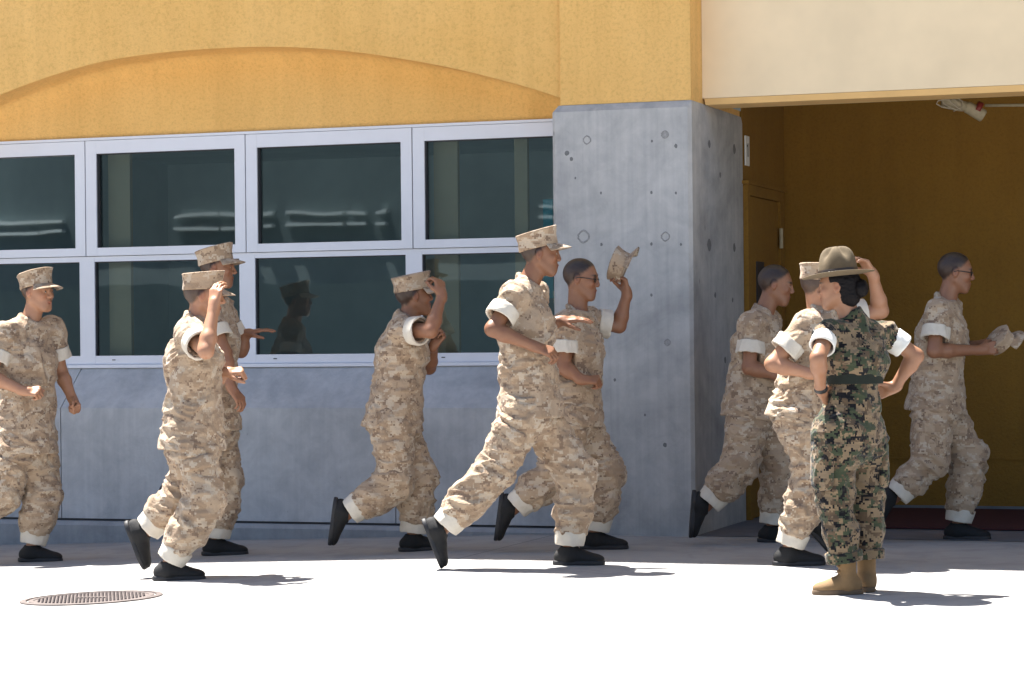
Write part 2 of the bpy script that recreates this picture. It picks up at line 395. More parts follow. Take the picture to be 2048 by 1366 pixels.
# concrete wainscot below the windows: lower face, sloped face, ledge
XWL = -9.62
segs = [-9.68, -8.442, -7.211, -5.98, XL]
for i in range(4):
    x0, x1 = segs[i]+.0035, segs[i+1]-.0035
    if i == 0: x0 = XWL
    if i == 3: x1 = XL-.001
    prf = [(YP+.05, -.4), (YP+.05, .038), (YP, .045), (YP, .795), (YW-.005, 1.062), (YW+.10, 1.062), (YW+.10, -.4)]
    bm = bmesh.new()
    # slight sideways lean of the joint on the sloped face as in the photo
    a = [bm.verts.new((x0, y, z)) for y, z in prf]
    b_ = [bm.verts.new((x1, y, z)) for y, z in prf]
    for k in range(7): bm.faces.new((a[k], a[(k+1) % 7], b_[(k+1) % 7], b_[k]))
    bm.faces.new(a); bm.faces.new(b_[::-1]); bpart('concrete_panel', bm, CONC2)
bm = bmesh.new(); 
pf = [(YP+.06, -.4), (YP+.012, .05), (YP+.012, .79), (YW-.0, 1.045), (YW+.09, 1.045), (YW+.09, -.4)]
a = [bm.verts.new((XWL, y, z)) for y, z in pf]; b_ = [bm.verts.new((XL-.002, y, z)) for y, z in pf]
for k in range(6): bm.faces.new((a[k], a[(k+1) % 6], b_[(k+1) % 6], b_[k]))
bm.faces.new(a); bm.faces.new(b_[::-1]); bpart('joint_filler', bm, PITCH)
bm = bmesh.new()
n = 12
for i in range(n):
    pass
prl = [(YC-.01, -.5), (YC-.01, .005), (YC+.012, .028), (YP+.045, .030), (YP+.045, -.5)]
a = [bm.verts.new((XWL, y, z)) for y, z in prl]; b_ = [bm.verts.new((XL-.001, y, z)) for y, z in prl]
for k in range(5): bm.faces.new((a[k], a[(k+1) % 5], b_[(k+1) % 5], b_[k]))
bm.faces.new(a); bm.faces.new(b_[::-1]); bpart('ledge', bm, CONC3)

# windows: three full bays and a half one, upper (opening) sash over lower fixed light
XM = [-9.620, -8.395, -7.170, -5.955, -4.87]
bm = bmesh.new(); add_box(bm, XWL, XL-.001, YW-.022, YW+.06, 1.064, 1.088); bpart('window_sill', bm, WHITEF, bevel=.003)
bm = bmesh.new(); add_box(bm, XWL, XL-.001, YW-.010, YW+.05, 2.643, 2.6615); bpart('window_head', bm, WHITEF)
def window(x0, x1, z0, z1, fw, name='window', up=False):
    """frame proud of the glass; fw = (left, right, bottom, top) widths"""
    l, r, b, t = fw
    bm = bmesh.new(); y0, y1 = (YW-.012, YW+.05) if up else (YW, YW+.05)
    add_box(bm, x0, x0+l, y0, y1, z0, z1); add_box(bm, x1-r, x1, y0, y1, z0, z1)
    add_box(bm, x0+l, x1-r, y0+.0015, y1, z0, z0+b); add_box(bm, x0+l, x1-r, y0+.0015, y1, z1-t, z1)
    f = bpart('window_frame', bm, WHITEF)
    bm = bmesh.new(); add_box(bm, x0+l-.0, x0+l+.007, y0+.012, y1-.004, z0+b, z1-t); add_box(bm, x0+l, x1-r, y0+.012, y1-.004, z1-t-.006, z1-t)
    add_box(bm, x1-r-.004, x1-r, y0+.012, y1-.004, z0+b, z1-t)
    bpart('gasket', bm, GASKET, f)
    bm = bmesh.new(); v = [bm.verts.new(p) for p in ((x0+l, YW+.032, z0+b), (x1-r, YW+.032, z0+b), (x1-r, YW+.032, z1-t), (x0+l, YW+.032, z1-t))]
    bm.faces.new(v); bpart('pane', bm, GLASS, f)
    if up:
        bm = bmesh.new(); add_box(bm, x1-.001, x1+.0045, y0+.02, y1, z0, z1); bpart('sash_gap', bm, GASKET, f)
    else:
        bm = bmesh.new(); add_box(bm, x0+.19, x0+.215, y0-.002, y0, z0+.028, z0+.034); bpart('weep_slot', bm, PITCH, f)
for i in range(4):
    x0, x1 = XM[i], XM[i+1]
    window(x0+.004, x1-.004, 1.842, 2.640, (.082, .077, .056, .090), up=True)
    window(x0+.0, x1-.0, 1.089, 1.838, (.058, .058, .060, .036))
# room behind the glass
bm = bmesh.new(); add_box(bm, XWL, XL, YW+3.6, YW+3.7, 0, 3.0); bpart('interior_wall', bm, INTER)
bm = bmesh.new(); add_box(bm, XWL, XL+.9, YW+.12, YW+3.6, 2.75, 2.80); bpart('interior_ceiling', bm, INTER)
bm = bmesh.new(); add_box(bm, XWL, XL+.9, YW+.12, YW+3.6, .30, .32); bpart('interior_floor', bm, INTER)
bm = bmesh.new(); add_box(bm, XWL-.1, XWL, YW+.12, YW+3.7, 0, 3.0); bpart('interior_wall', bm, INTER)
bm = bmesh.new(); add_box(bm, XR-.65, XR-.601, YC+1.33, YW+3.7, 0, 3.0); bpart('interior_wall', bm, INTER)
for x in (-8.29, -5.85, -5.28):
    w_ = .15 if x < -5.5 else .07
    bm = bmesh.new(); add_box(bm, x-.02, x+w_, YW+.16, YW+.20, .5, 2.70); bpart('interior_blind', bm, CURT)
bm = bmesh.new(); add_box(bm, -5.10, -5.035, YW+.15, YW+.17, 1.5, 2.15); bpart('blue_notice', bm, mat_plain('blue_notice', (.05, .42, .55), .5))

# door in the side wall of the entry
DY0, DY1 = YC+1.40, YC+2.30
bm = bmesh.new()
add_box(bm, XR-.003, XR+.030, DY1, DY1+.06, 0, 2.26); add_box(bm, XR-.003, XR+.030, DY0-.06, DY0, 0, 2.26); add_box(bm, XR-.003, XR+.030, DY0, DY1, 2.19, 2.26)
add_box(bm, XR-.003, XR+.045, DY0-.1, DY1+.12, 2.262, 2.285)
door_frame = bpart('door_frame', bm, RECESS_SHADE)
bm = bmesh.new(); add_box(bm, XR-.002, XR+.012, DY0+.005, DY1-.005, .01, 2.185); door = bpart('door', bm, RECESS_SHADE)
bm = bmesh.new(); add_box(bm, XR+.013, XR+.022, DY0+.22, DY0+.42, 1.05, 1.75); bpart('door_light', bm, GASKET, door)
bm = bmesh.new(); add_tube(bm, [(XR+.040, DY1-.03, 1.86), (XR+.040, DY1-.03, 2.0)], .014); bpart('door_hinge', bm, CREAMP, door)
bm = bmesh.new(); add_tube(bm, [(XR+.013, DY0+.08, 1.0), (XR+.06, DY0+.08, 1.0), (XR+.06, DY0+.2, 1.0)], .011); bpart('door_handle', bm, METAL, door)

# room sign by the door: small white plate with a dark figure
sg = empty('room_sign', (XR, YC+1.47, 2.33))
tag(sg, 'small white room sign with a black numeral beside the column above the entry door', 'sign')
bm = bmesh.new(); add_box(bm, .002, .012, -.10, .0, .06, .26); link('sign_plate', bm_mesh('sign_plate', bm), WHITEP, sg)
bm = bmesh.new(); add_box(bm, .013, .015, -.055, -.043, .12, .21); add_box(bm, .013, .015, -.070, -.055, .187, .199); link('numeral', bm_mesh('numeral', bm), GASKET, sg)
# conduit with flood-light style fitting under the beam
P = atD(1935, 218, 16.2)
fx = empty('floodlight', tuple(P)); tag(fx, 'cream cylindrical floodlight with loose wires hanging under the entry ceiling', 'light fitting')
def T(dx, dz, dy=0): return (dx*Rv[0], dx*Rv[1]+dy, dz)
k = 16.2/FPX
bm = bmesh.new(); add_tube(bm, [T(-.02, .02), T(0, .012), T(.10, -.045), T(.108, -.05)], [.030, .040, .044, .036], 20); link('lamp_housing', bm_mesh('lamp_housing', bm, True), CREAMP, fx)
bm = bmesh.new(); add_tube(bm, [T(-.17, .045), T(-.10, .04), T(-.04, .02), T(0, .015)], [.034, .045, .036, .03], 18); link('lamp_base', bm_mesh('lamp_base', bm, True), CREAMP, fx)
bm = bmesh.new(); add_tube(bm, [T(.055, .012), T(.085, -.004)], .047, 18); link('red_band', bm_mesh('red_band', bm, True), REDP, fx)
bm = bmesh.new()
for s in range(3):
    add_tube(bm, [T(-.15+.04*s+.05*math.sin(t*1.1+s), .03-.05*math.sin(t*.8+s)*(.6+.2*s), -.05) for t in range(8)], .0045, 6)
link('wire', bm_mesh('wire', bm, True), WIREM, fx)
bm = bmesh.new(); add_tube(bm, [T(-.09, .05), T(-.09, .50)], .012, 10); link('mounting_rod', bm_mesh('mounting_rod', bm, True), CREAMP, fx)
P = atD(1970, 211, 16.25)
cdx = empty('conduit', tuple(P)); tag(cdx, 'thin pale conduit running right from the floodlight under the beam', 'pipe')
bm = bmesh.new(); add_tube(bm, [T(0, 0), T(2.6, .0)], .010, 10); link('pipe', bm_mesh('pipe', bm, True), CREAMP, cdx)
bm = bmesh.new(); add_tube(bm, [T(.55, .01), T(.55, .52)], .007, 8); add_tube(bm, [T(2.2, .01), T(2.2, .52)], .007, 8); link('pipe_hanger', bm_mesh('pipe_hanger', bm, True), DKMETAL, cdx)
# manhole cover: iron disc with raised diamond studs in a flat rim
MH = onG(183, 1197)
mh = empty('manhole_cover', (MH[0], MH[1], gz(MH[0]))); mh.rotation_euler = (0, -math.atan(.035), 0)
tag(mh, 'round studded iron manhole cover set flush in the sunlit pavement', 'manhole cover')
def lathe(bm, prof, seg=64):
    rings = [[bm.verts.new((r*math.cos(2*PI*k/seg), r*math.sin(2*PI*k/seg), z)) for k in range(seg)] for r, z in prof]
    for a, b in zip(rings, rings[1:]):
        for k in range(seg): bm.faces.new((a[k], a[(k+1) % seg], b[(k+1) % seg], b[k]))
    bm.faces.new(rings[-1])
bm = bmesh.new(); lathe(bm, [(.352, -.02), (.352, .006), (.322, .008), (.318, -.004), (.310, -.004)]); link('rim', bm_mesh('rim', bm), IRON, mh)
bm = bmesh.new(); lathe(bm, [(.309, -.02), (.309, .006), (.285, .006), (.283, .0025)])
rng = random.Random(4)
for i in range(-14, 15):
    for j in range(-14, 15):
        x, y = i*.021+(.0105 if j % 2 else 0), j*.019
        if x*x+y*y > .272**2 or (abs(y) < .016 and abs(x) < .09): continue
        s = .0072
        vs_ = [bm.verts.new((x+dx*s, y+dy*s, .0028)) for dx, dy in ((1.1, 0), (0, 1), (-1.1, 0), (0, -1))]
        vt = [bm.verts.new((x+dx*s*.6, y+dy*s*.6, .009)) for dx, dy in ((1.1, 0), (0, 1), (-1.1, 0), (0, -1))]
        for q in range(4): bm.faces.new((vs_[q], vs_[(q+1) % 4], vt[(q+1) % 4], vt[q]))
        bm.faces.new(vt)
link('lid', bm_mesh('lid', bm), IRON, mh)
bm = bmesh.new(); add_box(bm, -.085, .085, -.013, .013, .003, .0085); link('lifting_bar', bm_mesh('lifting_bar', bm, bevel=.002), IRON, mh)

# far wood across the parade ground behind the photographer (seen mirrored in the window glass)
def wood():
    rng = np.random.default_rng(5); V = []; Q = []
    for x in np.arange(-95, 12, 6.5):
        cx, cy, h = x+rng.uniform(-2, 2), -44+rng.uniform(-5, 5), rng.uniform(8.5, 13)
        n = 9000
        u = rng.normal(size=(n, 3)); u /= np.linalg.norm(u, axis=1)[:, None]
        p = u*(rng.uniform(.45, 1, n)**.5)[:, None]*np.array([4.2, 4.2, h*.46])
        p += rng.normal(size=(n, 3))*.25+.9*np.stack([np.sin(3.1*p[:, 1]), np.sin(2.7*p[:, 2]+1), np.sin(2.3*p[:, 0])], 1)*.5; c = p+np.array([cx, cy, h*.54]); c[:, 2] = np.maximum(c[:, 2], .2)
        a = rng.normal(size=(n, 3)); a /= np.linalg.norm(a, axis=1)[:, None]; b = np.cross(a, u); b /= np.linalg.norm(b, axis=1)[:, None]+1e-9
        s = rng.uniform(.09, .2, n)[:, None]
        base = sum(len(v) for v in V)
        V.append(np.stack([c-a*s, c-b*s*.7, c+a*s, c+b*s*.7], 1).reshape(-1, 3))
        Q.append(np.arange(4*n).reshape(-1, 4)+base)
    m = mat_plain('foliage', (.06, .085, .05), .8, var=.3, scale=.5)
    o = link('distant_wood', mesh_np('distant_wood', np.concatenate(V), np.concatenate(Q), False), m)
    tag(o, 'dark green wood across the yard, mirrored in the window glass', 'wood', kind='stuff')
wood()
fb = empty('reflection_backdrop', (-38, -30, 0)); tag(fb, 'added dark screen with pale bars behind the camera, giving the windows their reflections', 'building')  # invented backdrop out of view, added to shape the window reflections
for nm, z0, z1, yy, m in (('wall', 0, 2.85, 0, mat_plain('backdrop_dark', (.095, .125, .13), .8)), ('pale_backdrop_band', 2.85, 3.6, -.05, mat_plain('backdrop_grey', (.24, .27, .27), .8)), ('dark_backdrop_top', 3.6, 8.6, 0, mat_plain('backdrop_dark', (.10, .125, .13), .8))):  # backdrop boards, toned to mirror as dark and pale bands in the glass
    bm = bmesh.new(); add_box(bm, -24, 22, -3+yy, yy, z0, z1); link(nm, bm_mesh(nm, bm), m, fb)
for x0, x1 in ((-3.0, -1.0), (.2, 3.04), (3.10, 3.82), (7.33, 8.60), (8.68, 9.2), (9.67, 10.19), (10.66, 12.26), (12.38, 12.89), (13.25, 13.55), (17.8, 19.2)):  # pale bars placed so the panes mirror them as streaks
    for z in (4.36, 4.66):
        bm = bmesh.new(); add_box(bm, x0, x1, .02, .25, z, z+.08); link('streak_bar', bm_mesh('streak_bar', bm), WHITEP, fb)
slab('dark_reflection_sheet', -120, 60, -60, -9, .006, mat_plain('dark_sheet_colour', (.05, .05, .052), .9, var=.2, scale=3))  # unseen dark sheet added so the lower panes mirror dark ground

# ================================================================== people: a small distance-field modeller
LAT = np.random.default_rng(11).random((64, 64, 64)).astype(np.float32)
def vnoise(P):
    P = np.asarray(P, np.float32); i = np.floor(P).astype(np.int64); f = P-i; f = f*f*(3-2*f); i &= 63; j = (i+1) & 63
    out = 0
    for dx in (0, 1):
        for dy in (0, 1):
            for dz in (0, 1):
                wgt = (f[:, 0] if dx else 1-f[:, 0])*(f[:, 1] if dy else 1-f[:, 1])*(f[:, 2] if dz else 1-f[:, 2])
                out = out + wgt*LAT[(j if dx else i)[:, 0], (j if dy else i)[:, 1], (j if dz else i)[:, 2]]
    return out
def nrm(v):
    v = np.asarray(v, float); return v/(np.linalg.norm(v)+1e-12)
class Vol:
    def __init__(s, lo, hi, h):
        s.h = h; s.lo = np.asarray(lo, float)-.03; n = np.ceil((np.asarray(hi, float)+.03-s.lo)/h).astype(int)+1
        s.n = n; s.g = np.full(n, .2, np.float32)
    def sub(s, lo, hi, m=.05):
        a = np.clip(np.floor((np.asarray(lo)-m-s.lo)/s.h).astype(int), 0, s.n); b = np.clip(np.ceil((np.asarray(hi)+m-s.lo)/s.h).astype(int)+1, 0, s.n)
        if np.any(b <= a): return None, None
        sl = tuple(slice(a[k], b[k]) for k in range(3))
        X = [(s.lo[k]+s.h*np.arange(a[k], b[k])).astype(np.float32) for k in range(3)]
        return sl, (X[0][:, None, None], X[1][None, :, None], X[2][None, None, :])
    def join(s, sl, d, k, op='+'):
        g = s.g[sl]
        if op == '+':
            if k > 0:
                h = np.maximum(k-np.abs(g-d), 0)/k; s.g[sl] = np.minimum(g, d)-h*h*k*.25
            else: s.g[sl] = np.minimum(g, d)
        else:
            if k > 0:
                h = np.maximum(k-np.abs(g+d), 0)/k; s.g[sl] = np.maximum(g, -d)+h*h*k*.25
            else: s.g[sl] = np.maximum(g, -d)
    def cap(s, a, b, ra, rb=None, k=.02, cut=None, op='+'):
        """rounded cone a->b; cut = list of (point, dir): keep where (p-point).dir < 0"""
        rb = ra if rb is None else rb; a = np.asarray(a, float); b = np.asarray(b, float); r = max(ra, rb)
        sl, X = s.sub(np.minimum(a, b)-r, np.maximum(a, b)+r)
        if sl is None: return
        ba = b-a; L2 = ba@ba+1e-9; dx, dy, dz = X[0]-a[0], X[1]-a[1], X[2]-a[2]
        t = np.clip((dx*ba[0]+dy*ba[1]+dz*ba[2])/L2, 0, 1)
        d = np.sqrt((dx-t*ba[0])**2+(dy-t*ba[1])**2+(dz-t*ba[2])**2)-(ra+(rb-ra)*t)
        for q, n in (cut or ()): d = np.maximum(d, (X[0]-q[0])*n[0]+(X[1]-q[1])*n[1]+(X[2]-q[2])*n[2])
        s.join(sl, d.astype(np.float32), k, op)
    def ell(s, c, r, Rm=None, k=.02, op='+'):
        c = np.asarray(c, float); r = np.asarray(r, float); m = r.max(); Rm = np.eye(3) if Rm is None else Rm
        sl, X = s.sub(c-m, c+m)
        if sl is None: return
        dx, dy, dz = X[0]-c[0], X[1]-c[1], X[2]-c[2]
        q = [(dx*Rm[0, i]+dy*Rm[1, i]+dz*Rm[2, i])/r[i] for i in range(3)]
        k0 = np.sqrt(q[0]**2+q[1]**2+q[2]**2); k1 = np.sqrt((q[0]/r[0])**2+(q[1]/r[1])**2+(q[2]/r[2])**2)+1e-6
        d = k0*(k0-1)/k1
        s.join(sl, np.clip(d, -.2, .2).astype(np.float32), k, op)
    def ecap(s, a, b, wa, da, wb, db, L, k=.03, cut=None, op='+'):
        """limb of elliptical section: half-width w along L, half-depth d across"""
        a = np.asarray(a, float); b = np.asarray(b, float); m = max(wa, da, wb, db)
        sl, X = s.sub(np.minimum(a, b)-m, np.maximum(a, b)+m)
        if sl is None: return
        ba = b-a; ln = np.linalg.norm(ba); ax = ba/ln; L = nrm(L-ax*(L@ax)); D = np.cross(ax, L)
        dx, dy, dz = X[0]-a[0], X[1]-a[1], X[2]-a[2]
        ta = dx*ax[0]+dy*ax[1]+dz*ax[2]; t = np.clip(ta/ln, 0, 1); oa = ta-t*ln
        ol = dx*L[0]+dy*L[1]+dz*L[2]; od = dx*D[0]+dy*D[1]+dz*D[2]
        w_ = wa+(wb-wa)*t; d_ = da+(db-da)*t; mm = np.minimum(w_, d_)
        q0 = np.sqrt((ol/w_)**2+(od/d_)**2+(oa/mm)**2); q1 = np.sqrt((ol/w_**2)**2+(od/d_**2)**2+(oa/mm**2)**2)+1e-6
        d = q0*(q0-1)/q1
        for q, n in (cut or ()): d = np.maximum(d, (X[0]-q[0])*n[0]+(X[1]-q[1])*n[1]+(X[2]-q[2])*n[2])
        s.join(sl, np.clip(d, -.2, .2).astype(np.float32), k, op)
    def mesh(s):
        g = s.g; g[0], g[-1] = .1, .1; g[:, 0], g[:, -1] = .1, .1; g[:, :, 0], g[:, :, -1] = .1, .1
        ins = g < 0
        c = ins[:-1, :-1, :-1].astype(np.int8)
        tot = np.zeros(c.shape, np.int8)
        for i in (0, 1):
            for j in (0, 1):
                for k in (0, 1): tot += ins[i:i+c.shape[0], j:j+c.shape[1], k:k+c.shape[2]]
        act = np.argwhere((tot > 0) & (tot < 8)); idx = np.full(c.shape, -1, np.int64); idx[tuple(act.T)] = np.arange(len(act))
        acc = np.zeros((len(act), 3)); cnt = np.zeros(len(act))
        co = [(i, j, k) for i in (0, 1) for j in (0, 1) for k in (0, 1)]
        for p in co:
            for ax in range(3):
                if p[ax]: continue
                q = list(p); q[ax] = 1
                A = act+np.array(p); B = act+np.array(q); va = g[tuple(A.T)]; vb = g[tuple(B.T)]
                m = (va < 0) != (vb < 0); t = np.where(m, va/(va-vb+1e-12), 0)
                pos = np.array(p, float)[None, :]+np.zeros((len(act), 3)); pos[:, ax] = t
                acc += pos*m[:, None]; cnt += m
        V = (act+acc/np.maximum(cnt, 1)[:, None])*s.h+s.lo
        F = []
        for ax in range(3):
            sh = [slice(1, -1)]*3; sh[ax] = slice(0, -1); sh2 = list(sh); sh2[ax] = slice(1, None)
            A = ins[tuple(sh)]; B = ins[tuple(sh2)]; e = np.argwhere(A != B)
            if len(e) == 0: continue
            off = np.array([1, 1, 1]); off[ax] = 0; e2 = e+off; u, v = (ax+1) % 3, (ax+2) % 3
            du = np.zeros(3, int); du[u] = 1; dv = np.zeros(3, int); dv[v] = 1
            q = np.stack([idx[tuple((e2-du-dv).T)], idx[tuple((e2-dv).T)], idx[tuple(e2.T)], idx[tuple((e2-du).T)]], 1)
            flip = ~A[tuple(e.T)]; q[flip] = q[flip][:, ::-1]; F.append(q)
        return V, np.concatenate(F)
def vnormals(V, Q):
    fn = np.cross(V[Q[:, 2]]-V[Q[:, 0]], V[Q[:, 3]]-V[Q[:, 1]]); n = np.zeros_like(V)
    for k in range(4): np.add.at(n, Q[:, k], fn)
    return n/(np.linalg.norm(n, axis=1)[:, None]+1e-12)
def folds(V, Q, amp, seed, fr=(7, 7, 15), fine=.35, calm=()):
    """cloth folds: warped ridged noise along the normal"""
    n = vnormals(V, Q); P = V*np.array(fr)+seed*7.3
    wv = np.stack([vnoise(V*5+seed), vnoise(V*5+seed+31.7), vnoise(V*5+seed+77.1)], 1)-.5
    a = vnoise(P+wv*3.0); r = 1-np.abs(2*a-1)*1.6
    b = vnoise(P*2.3+wv*4.5+11); r2 = 1-np.abs(2*b-1)*1.6
    k = np.ones(len(V))
    for c, rad, lo_ in calm:
        d = np.abs((V-c[0])@c[1]) if isinstance(c, tuple) else np.linalg.norm(V-c, axis=1)
        k *= lo_+(1-lo_)*np.clip(d/rad, 0, 1)
    return V+n*(k*amp*((r-.25)+fine*(r2-.25)))[:, None]
def frame(x, up):
    """columns: forward, left, up"""
    x = nrm(x); u = nrm(np.asarray(up)-x*(np.asarray(up)@x)); return np.stack([x, np.cross(u, x), u], 1)

def hand(v, W, Rm, curl, s=1.0, thumb=.3, side=1, spread=0.0):
    """fingers along +x, thumb to +y*side, palm facing -z; curl = (knuckle, mid, tip) bends in radians or per-finger list"""
    def G(p): return W+Rm@(np.array([p[0], p[1]*side, p[2]])*s)
    ys = (.031, .011, -.010, -.029); kx = (.092, .096, .091, .082); Ls = ((.040, .024, .019), (.044, .027, .020), (.041, .025, .019), (.032, .019, .016))
    v.cap(G((-.02, 0, 0)), G((.025, 0, 0)), .026*s, .028*s, .02)
    for i in range(4): v.cap(G((.012, ys[i]*.6, 0)), G((kx[i]-.006, ys[i], .001)), .0150*s, .0125*s, .010)
    for i in range(4):
        c = curl[i] if isinstance(curl[0], (tuple, list)) else curl
        p = np.array([kx[i]-.006, ys[i], 0.0]); a = 0; r = (.0098, .0098, .0092, .0080)[i]; yy = (i-1.5)*-1*spread
        for L, ca, f in zip(Ls[i], c, (1, .92, .84)):
            a += ca; q = p+np.array([math.cos(a)*L, yy*L, -math.sin(a)*L]); v.cap(G(p), G(q), r*f*s, r*f*.92*s, .004); p = q
    T0 = np.array([.020, .022, -.006]); T1 = np.array([.048, .046, -.016-.01*thumb]); T2 = T1+.034*nrm([1, .55-.7*thumb, -.35-thumb*.5]); T3 = T2+.026*nrm([1, .15-.7*thumb, -.35-thumb*.6])
    v.cap(G(T0), G(T1), .0165*s, .013*s, .012); v.cap(G(T1), G(T2), .0118*s, .0105*s, .004); v.cap(G(T2), G(T3), .0105*s, .0088*s, .004)

def head_sdf(v, c, Rm, s, sd=0):
    rg = random.Random(sd*7+1); nz, jw, ch_ = rg.uniform(-.004, .005), rg.uniform(-.004, .005), rg.uniform(-.005, .006)
    G = lambda p: c+Rm@(np.array(p, float)*s)
    E = lambda p, r, k=.02, op='+': v.ell(G(p), np.array(r)*s, Rm, k*s, op)
    C = lambda a, b, ra, rb=None, k=.012, op='+': v.cap(G(a), G(b), ra*s, (ra if rb is None else rb)*s, k*s, op=op)
    E((-.012, 0, .030), (.098, .076, .088)); E((.028, 0, -.028), (.060, .060, .082), .03)
    for y in (-1, 1): C((-.004, y*.050, -.045), (.062, y*.020, -.100), .020, .016, .025)
    C((.060+ch_, -.012-jw, -.101-ch_*.4), (.060+ch_, .012+jw, -.101-ch_*.4), .019, None, .02); E((.046, 0, -.072), (.044, .040, .040), .02)
    C((.076, -.030, .026), (.076, .030, .026), .013, None, .018)
    C((.086, 0, .020), (.104+nz, 0, -.026-nz*.5), .0065, .0105, .008)
    for y in (-1, 1): C((.094, y*.009, -.030), (.099, y*.008, -.033), .0085, None, .006); E((.058, y*.040, -.022), (.026, .020, .022), .02)
    for y in (-1, 1): E((.093, y*.030, .003), (.014, .016, .011), .010, '-')
    for y in (-1, 1): C((.080, y*.041, .006), (.084, y*.020, .006), .0052, .0052, .006); C((.081, y*.038, -.003), (.084, y*.022, -.003), .004, None, .005)
    C((.084, -.016, -.0605), (.084, .016, -.0605), .0066, None, .006); C((.092, -.006, -.0605), (.092, .006, -.0605), .005, None, .007)
    C((.083, -.014, -.0725), (.083, .014, -.0725), .0068, None, .006)
    C((.089, -.020, -.0665), (.089, .020, -.0665), .0018, None, .002, '-')
    for y in (-1, 1):
        E((-.010, y*.077, -.002), (.019, .009, .031), .008); E((-.006, y*.086, .002), (.010, .006, .017), .004, '-')
def head_tint(V, c, Rm, s, skin, female=False):
    L = ((V-c)@Rm)/s; T = np.repeat(np.array(skin)[None, :], len(V), 0).astype(float)
    def blend(m, col, a=1.0): T[:] = T*(1-(m*a)[:, None])+np.array(col)*(m*a)[:, None]
    near = np.linalg.norm(L, axis=1) < .17
    g = lambda p, r: np.exp(-(((L-np.array(p))/np.array(r))**2).sum(1))*near
    lip = g((.092, 0, -.067), (.02, .021, .0105)); blend(np.clip(lip*1.6, 0, 1), np.array(skin)*np.array([.80, .50, .50]), .8)
    for y in (-1, 1):
        br = g((.084, y*.031, .0245), (.02, .0215, .0058)); blend(np.clip(br*1.7, 0, 1), (.02, .013, .01), .85)
        ch = g((.075, y*.040, -.03), (.03, .025, .022)); blend(ch, np.array(skin)*np.array([1.05, .80, .76]), .5)
        ea = g((-.008, y*.084, -.002), (.03, .012, .03)); blend(ea, np.array(skin)*np.array([1.0, .72, .68]), .5)
    if not female:
        zb = np.interp(L[:, 0], [-.12, -.06, -.02, .02, .05, .075, .1], [-.070, -.062, -.012, .018, .050, .078, .10])
        t = np.clip((L[:, 2]-zb+.010*(vnoise(V*90)-.5))/.030, 0, 1)*near
        top = np.clip((L[:, 2]-.03)/.05, 0, 1); blend(t*t*(3-2*t), (.028, .020, .017), .55+.38*top) if False else None
        a = (t*t*(3-2*t))*(.88+.10*top); T[:] = T*(1-a[:, None])+np.array((.020, .015, .013))*a[:, None]
        sb = g((.055, 0, -.085), (.05, .06, .035)); T[:] = T*(1-(sb*.18)[:, None])+np.array((.08, .06, .05))*(sb*.18)[:, None]
    return T
def set_tint(me, T):
    a = me.color_attributes.new('tint', 'FLOAT_COLOR', 'POINT'); a.data.foreach_set('color', np.concatenate([T, np.ones((len(T), 1))], 1).astype(np.float32).ravel())

SKINM = mat_skin('skin')
HAIRB = mat_hair('buzzed_hair', (.040, .031, .027), .95)
HAIRW = mat_hair('black_hair', (.006, .005, .006), .5)
DES = mat_camo('desert_camouflage', ((.42, .315, .22), (.335, .24, .162), (.49, .40, .305), (.225, .155, .108)), .0095, 10)
WOOD = mat_camo('woodland_camouflage', ((.215, .155, .095), (.048, .060, .034), (.105, .072, .045), (.006, .006, .008)), .0090, 12.5, .9, .565)
LINING = mat_plain('pale_cloth_lining', (.60, .55, .47), .9, var=.08, scale=16, bmp=.4)
LININGW = mat_plain('white_cloth_lining', (.74, .74, .70), .9, var=.10, scale=24, bmp=.4)
SHOE = mat_plain('black_shoe_mesh', (.005, .005, .006), .75, var=.3, scale=60, bmp=.5)
SOLE = mat_plain('black_rubber', (.014, .014, .017), .6, var=.2)
REFL = mat_plain('reflective_tab', (.65, .66, .68), .25, .6)
BOOT = mat_plain('tan_suede', (.215, .130, .058), .85, var=.12, scale=22, bmp=.5)
BSOLE = mat_plain('brown_rubber', (.13, .085, .05), .8, var=.12)
HATM = mat_plain('olive_felt', (.120, .088, .050), .9, var=.07, scale=30, bmp=.2)
STRAP = mat_plain('brown_leather', (.035, .022, .014), .45)
BELTM = mat_plain('green_web_belt', (.009, .014, .010), .95, var=.1, scale=50, bmp=.3)
BLACKM = mat_plain('black_plastic', (.012, .012, .013), .4)
EYEW = mat_plain('eye_white', (.62, .58, .54), .25); IRIS = mat_plain('iris', (.03, .015, .01), .2)

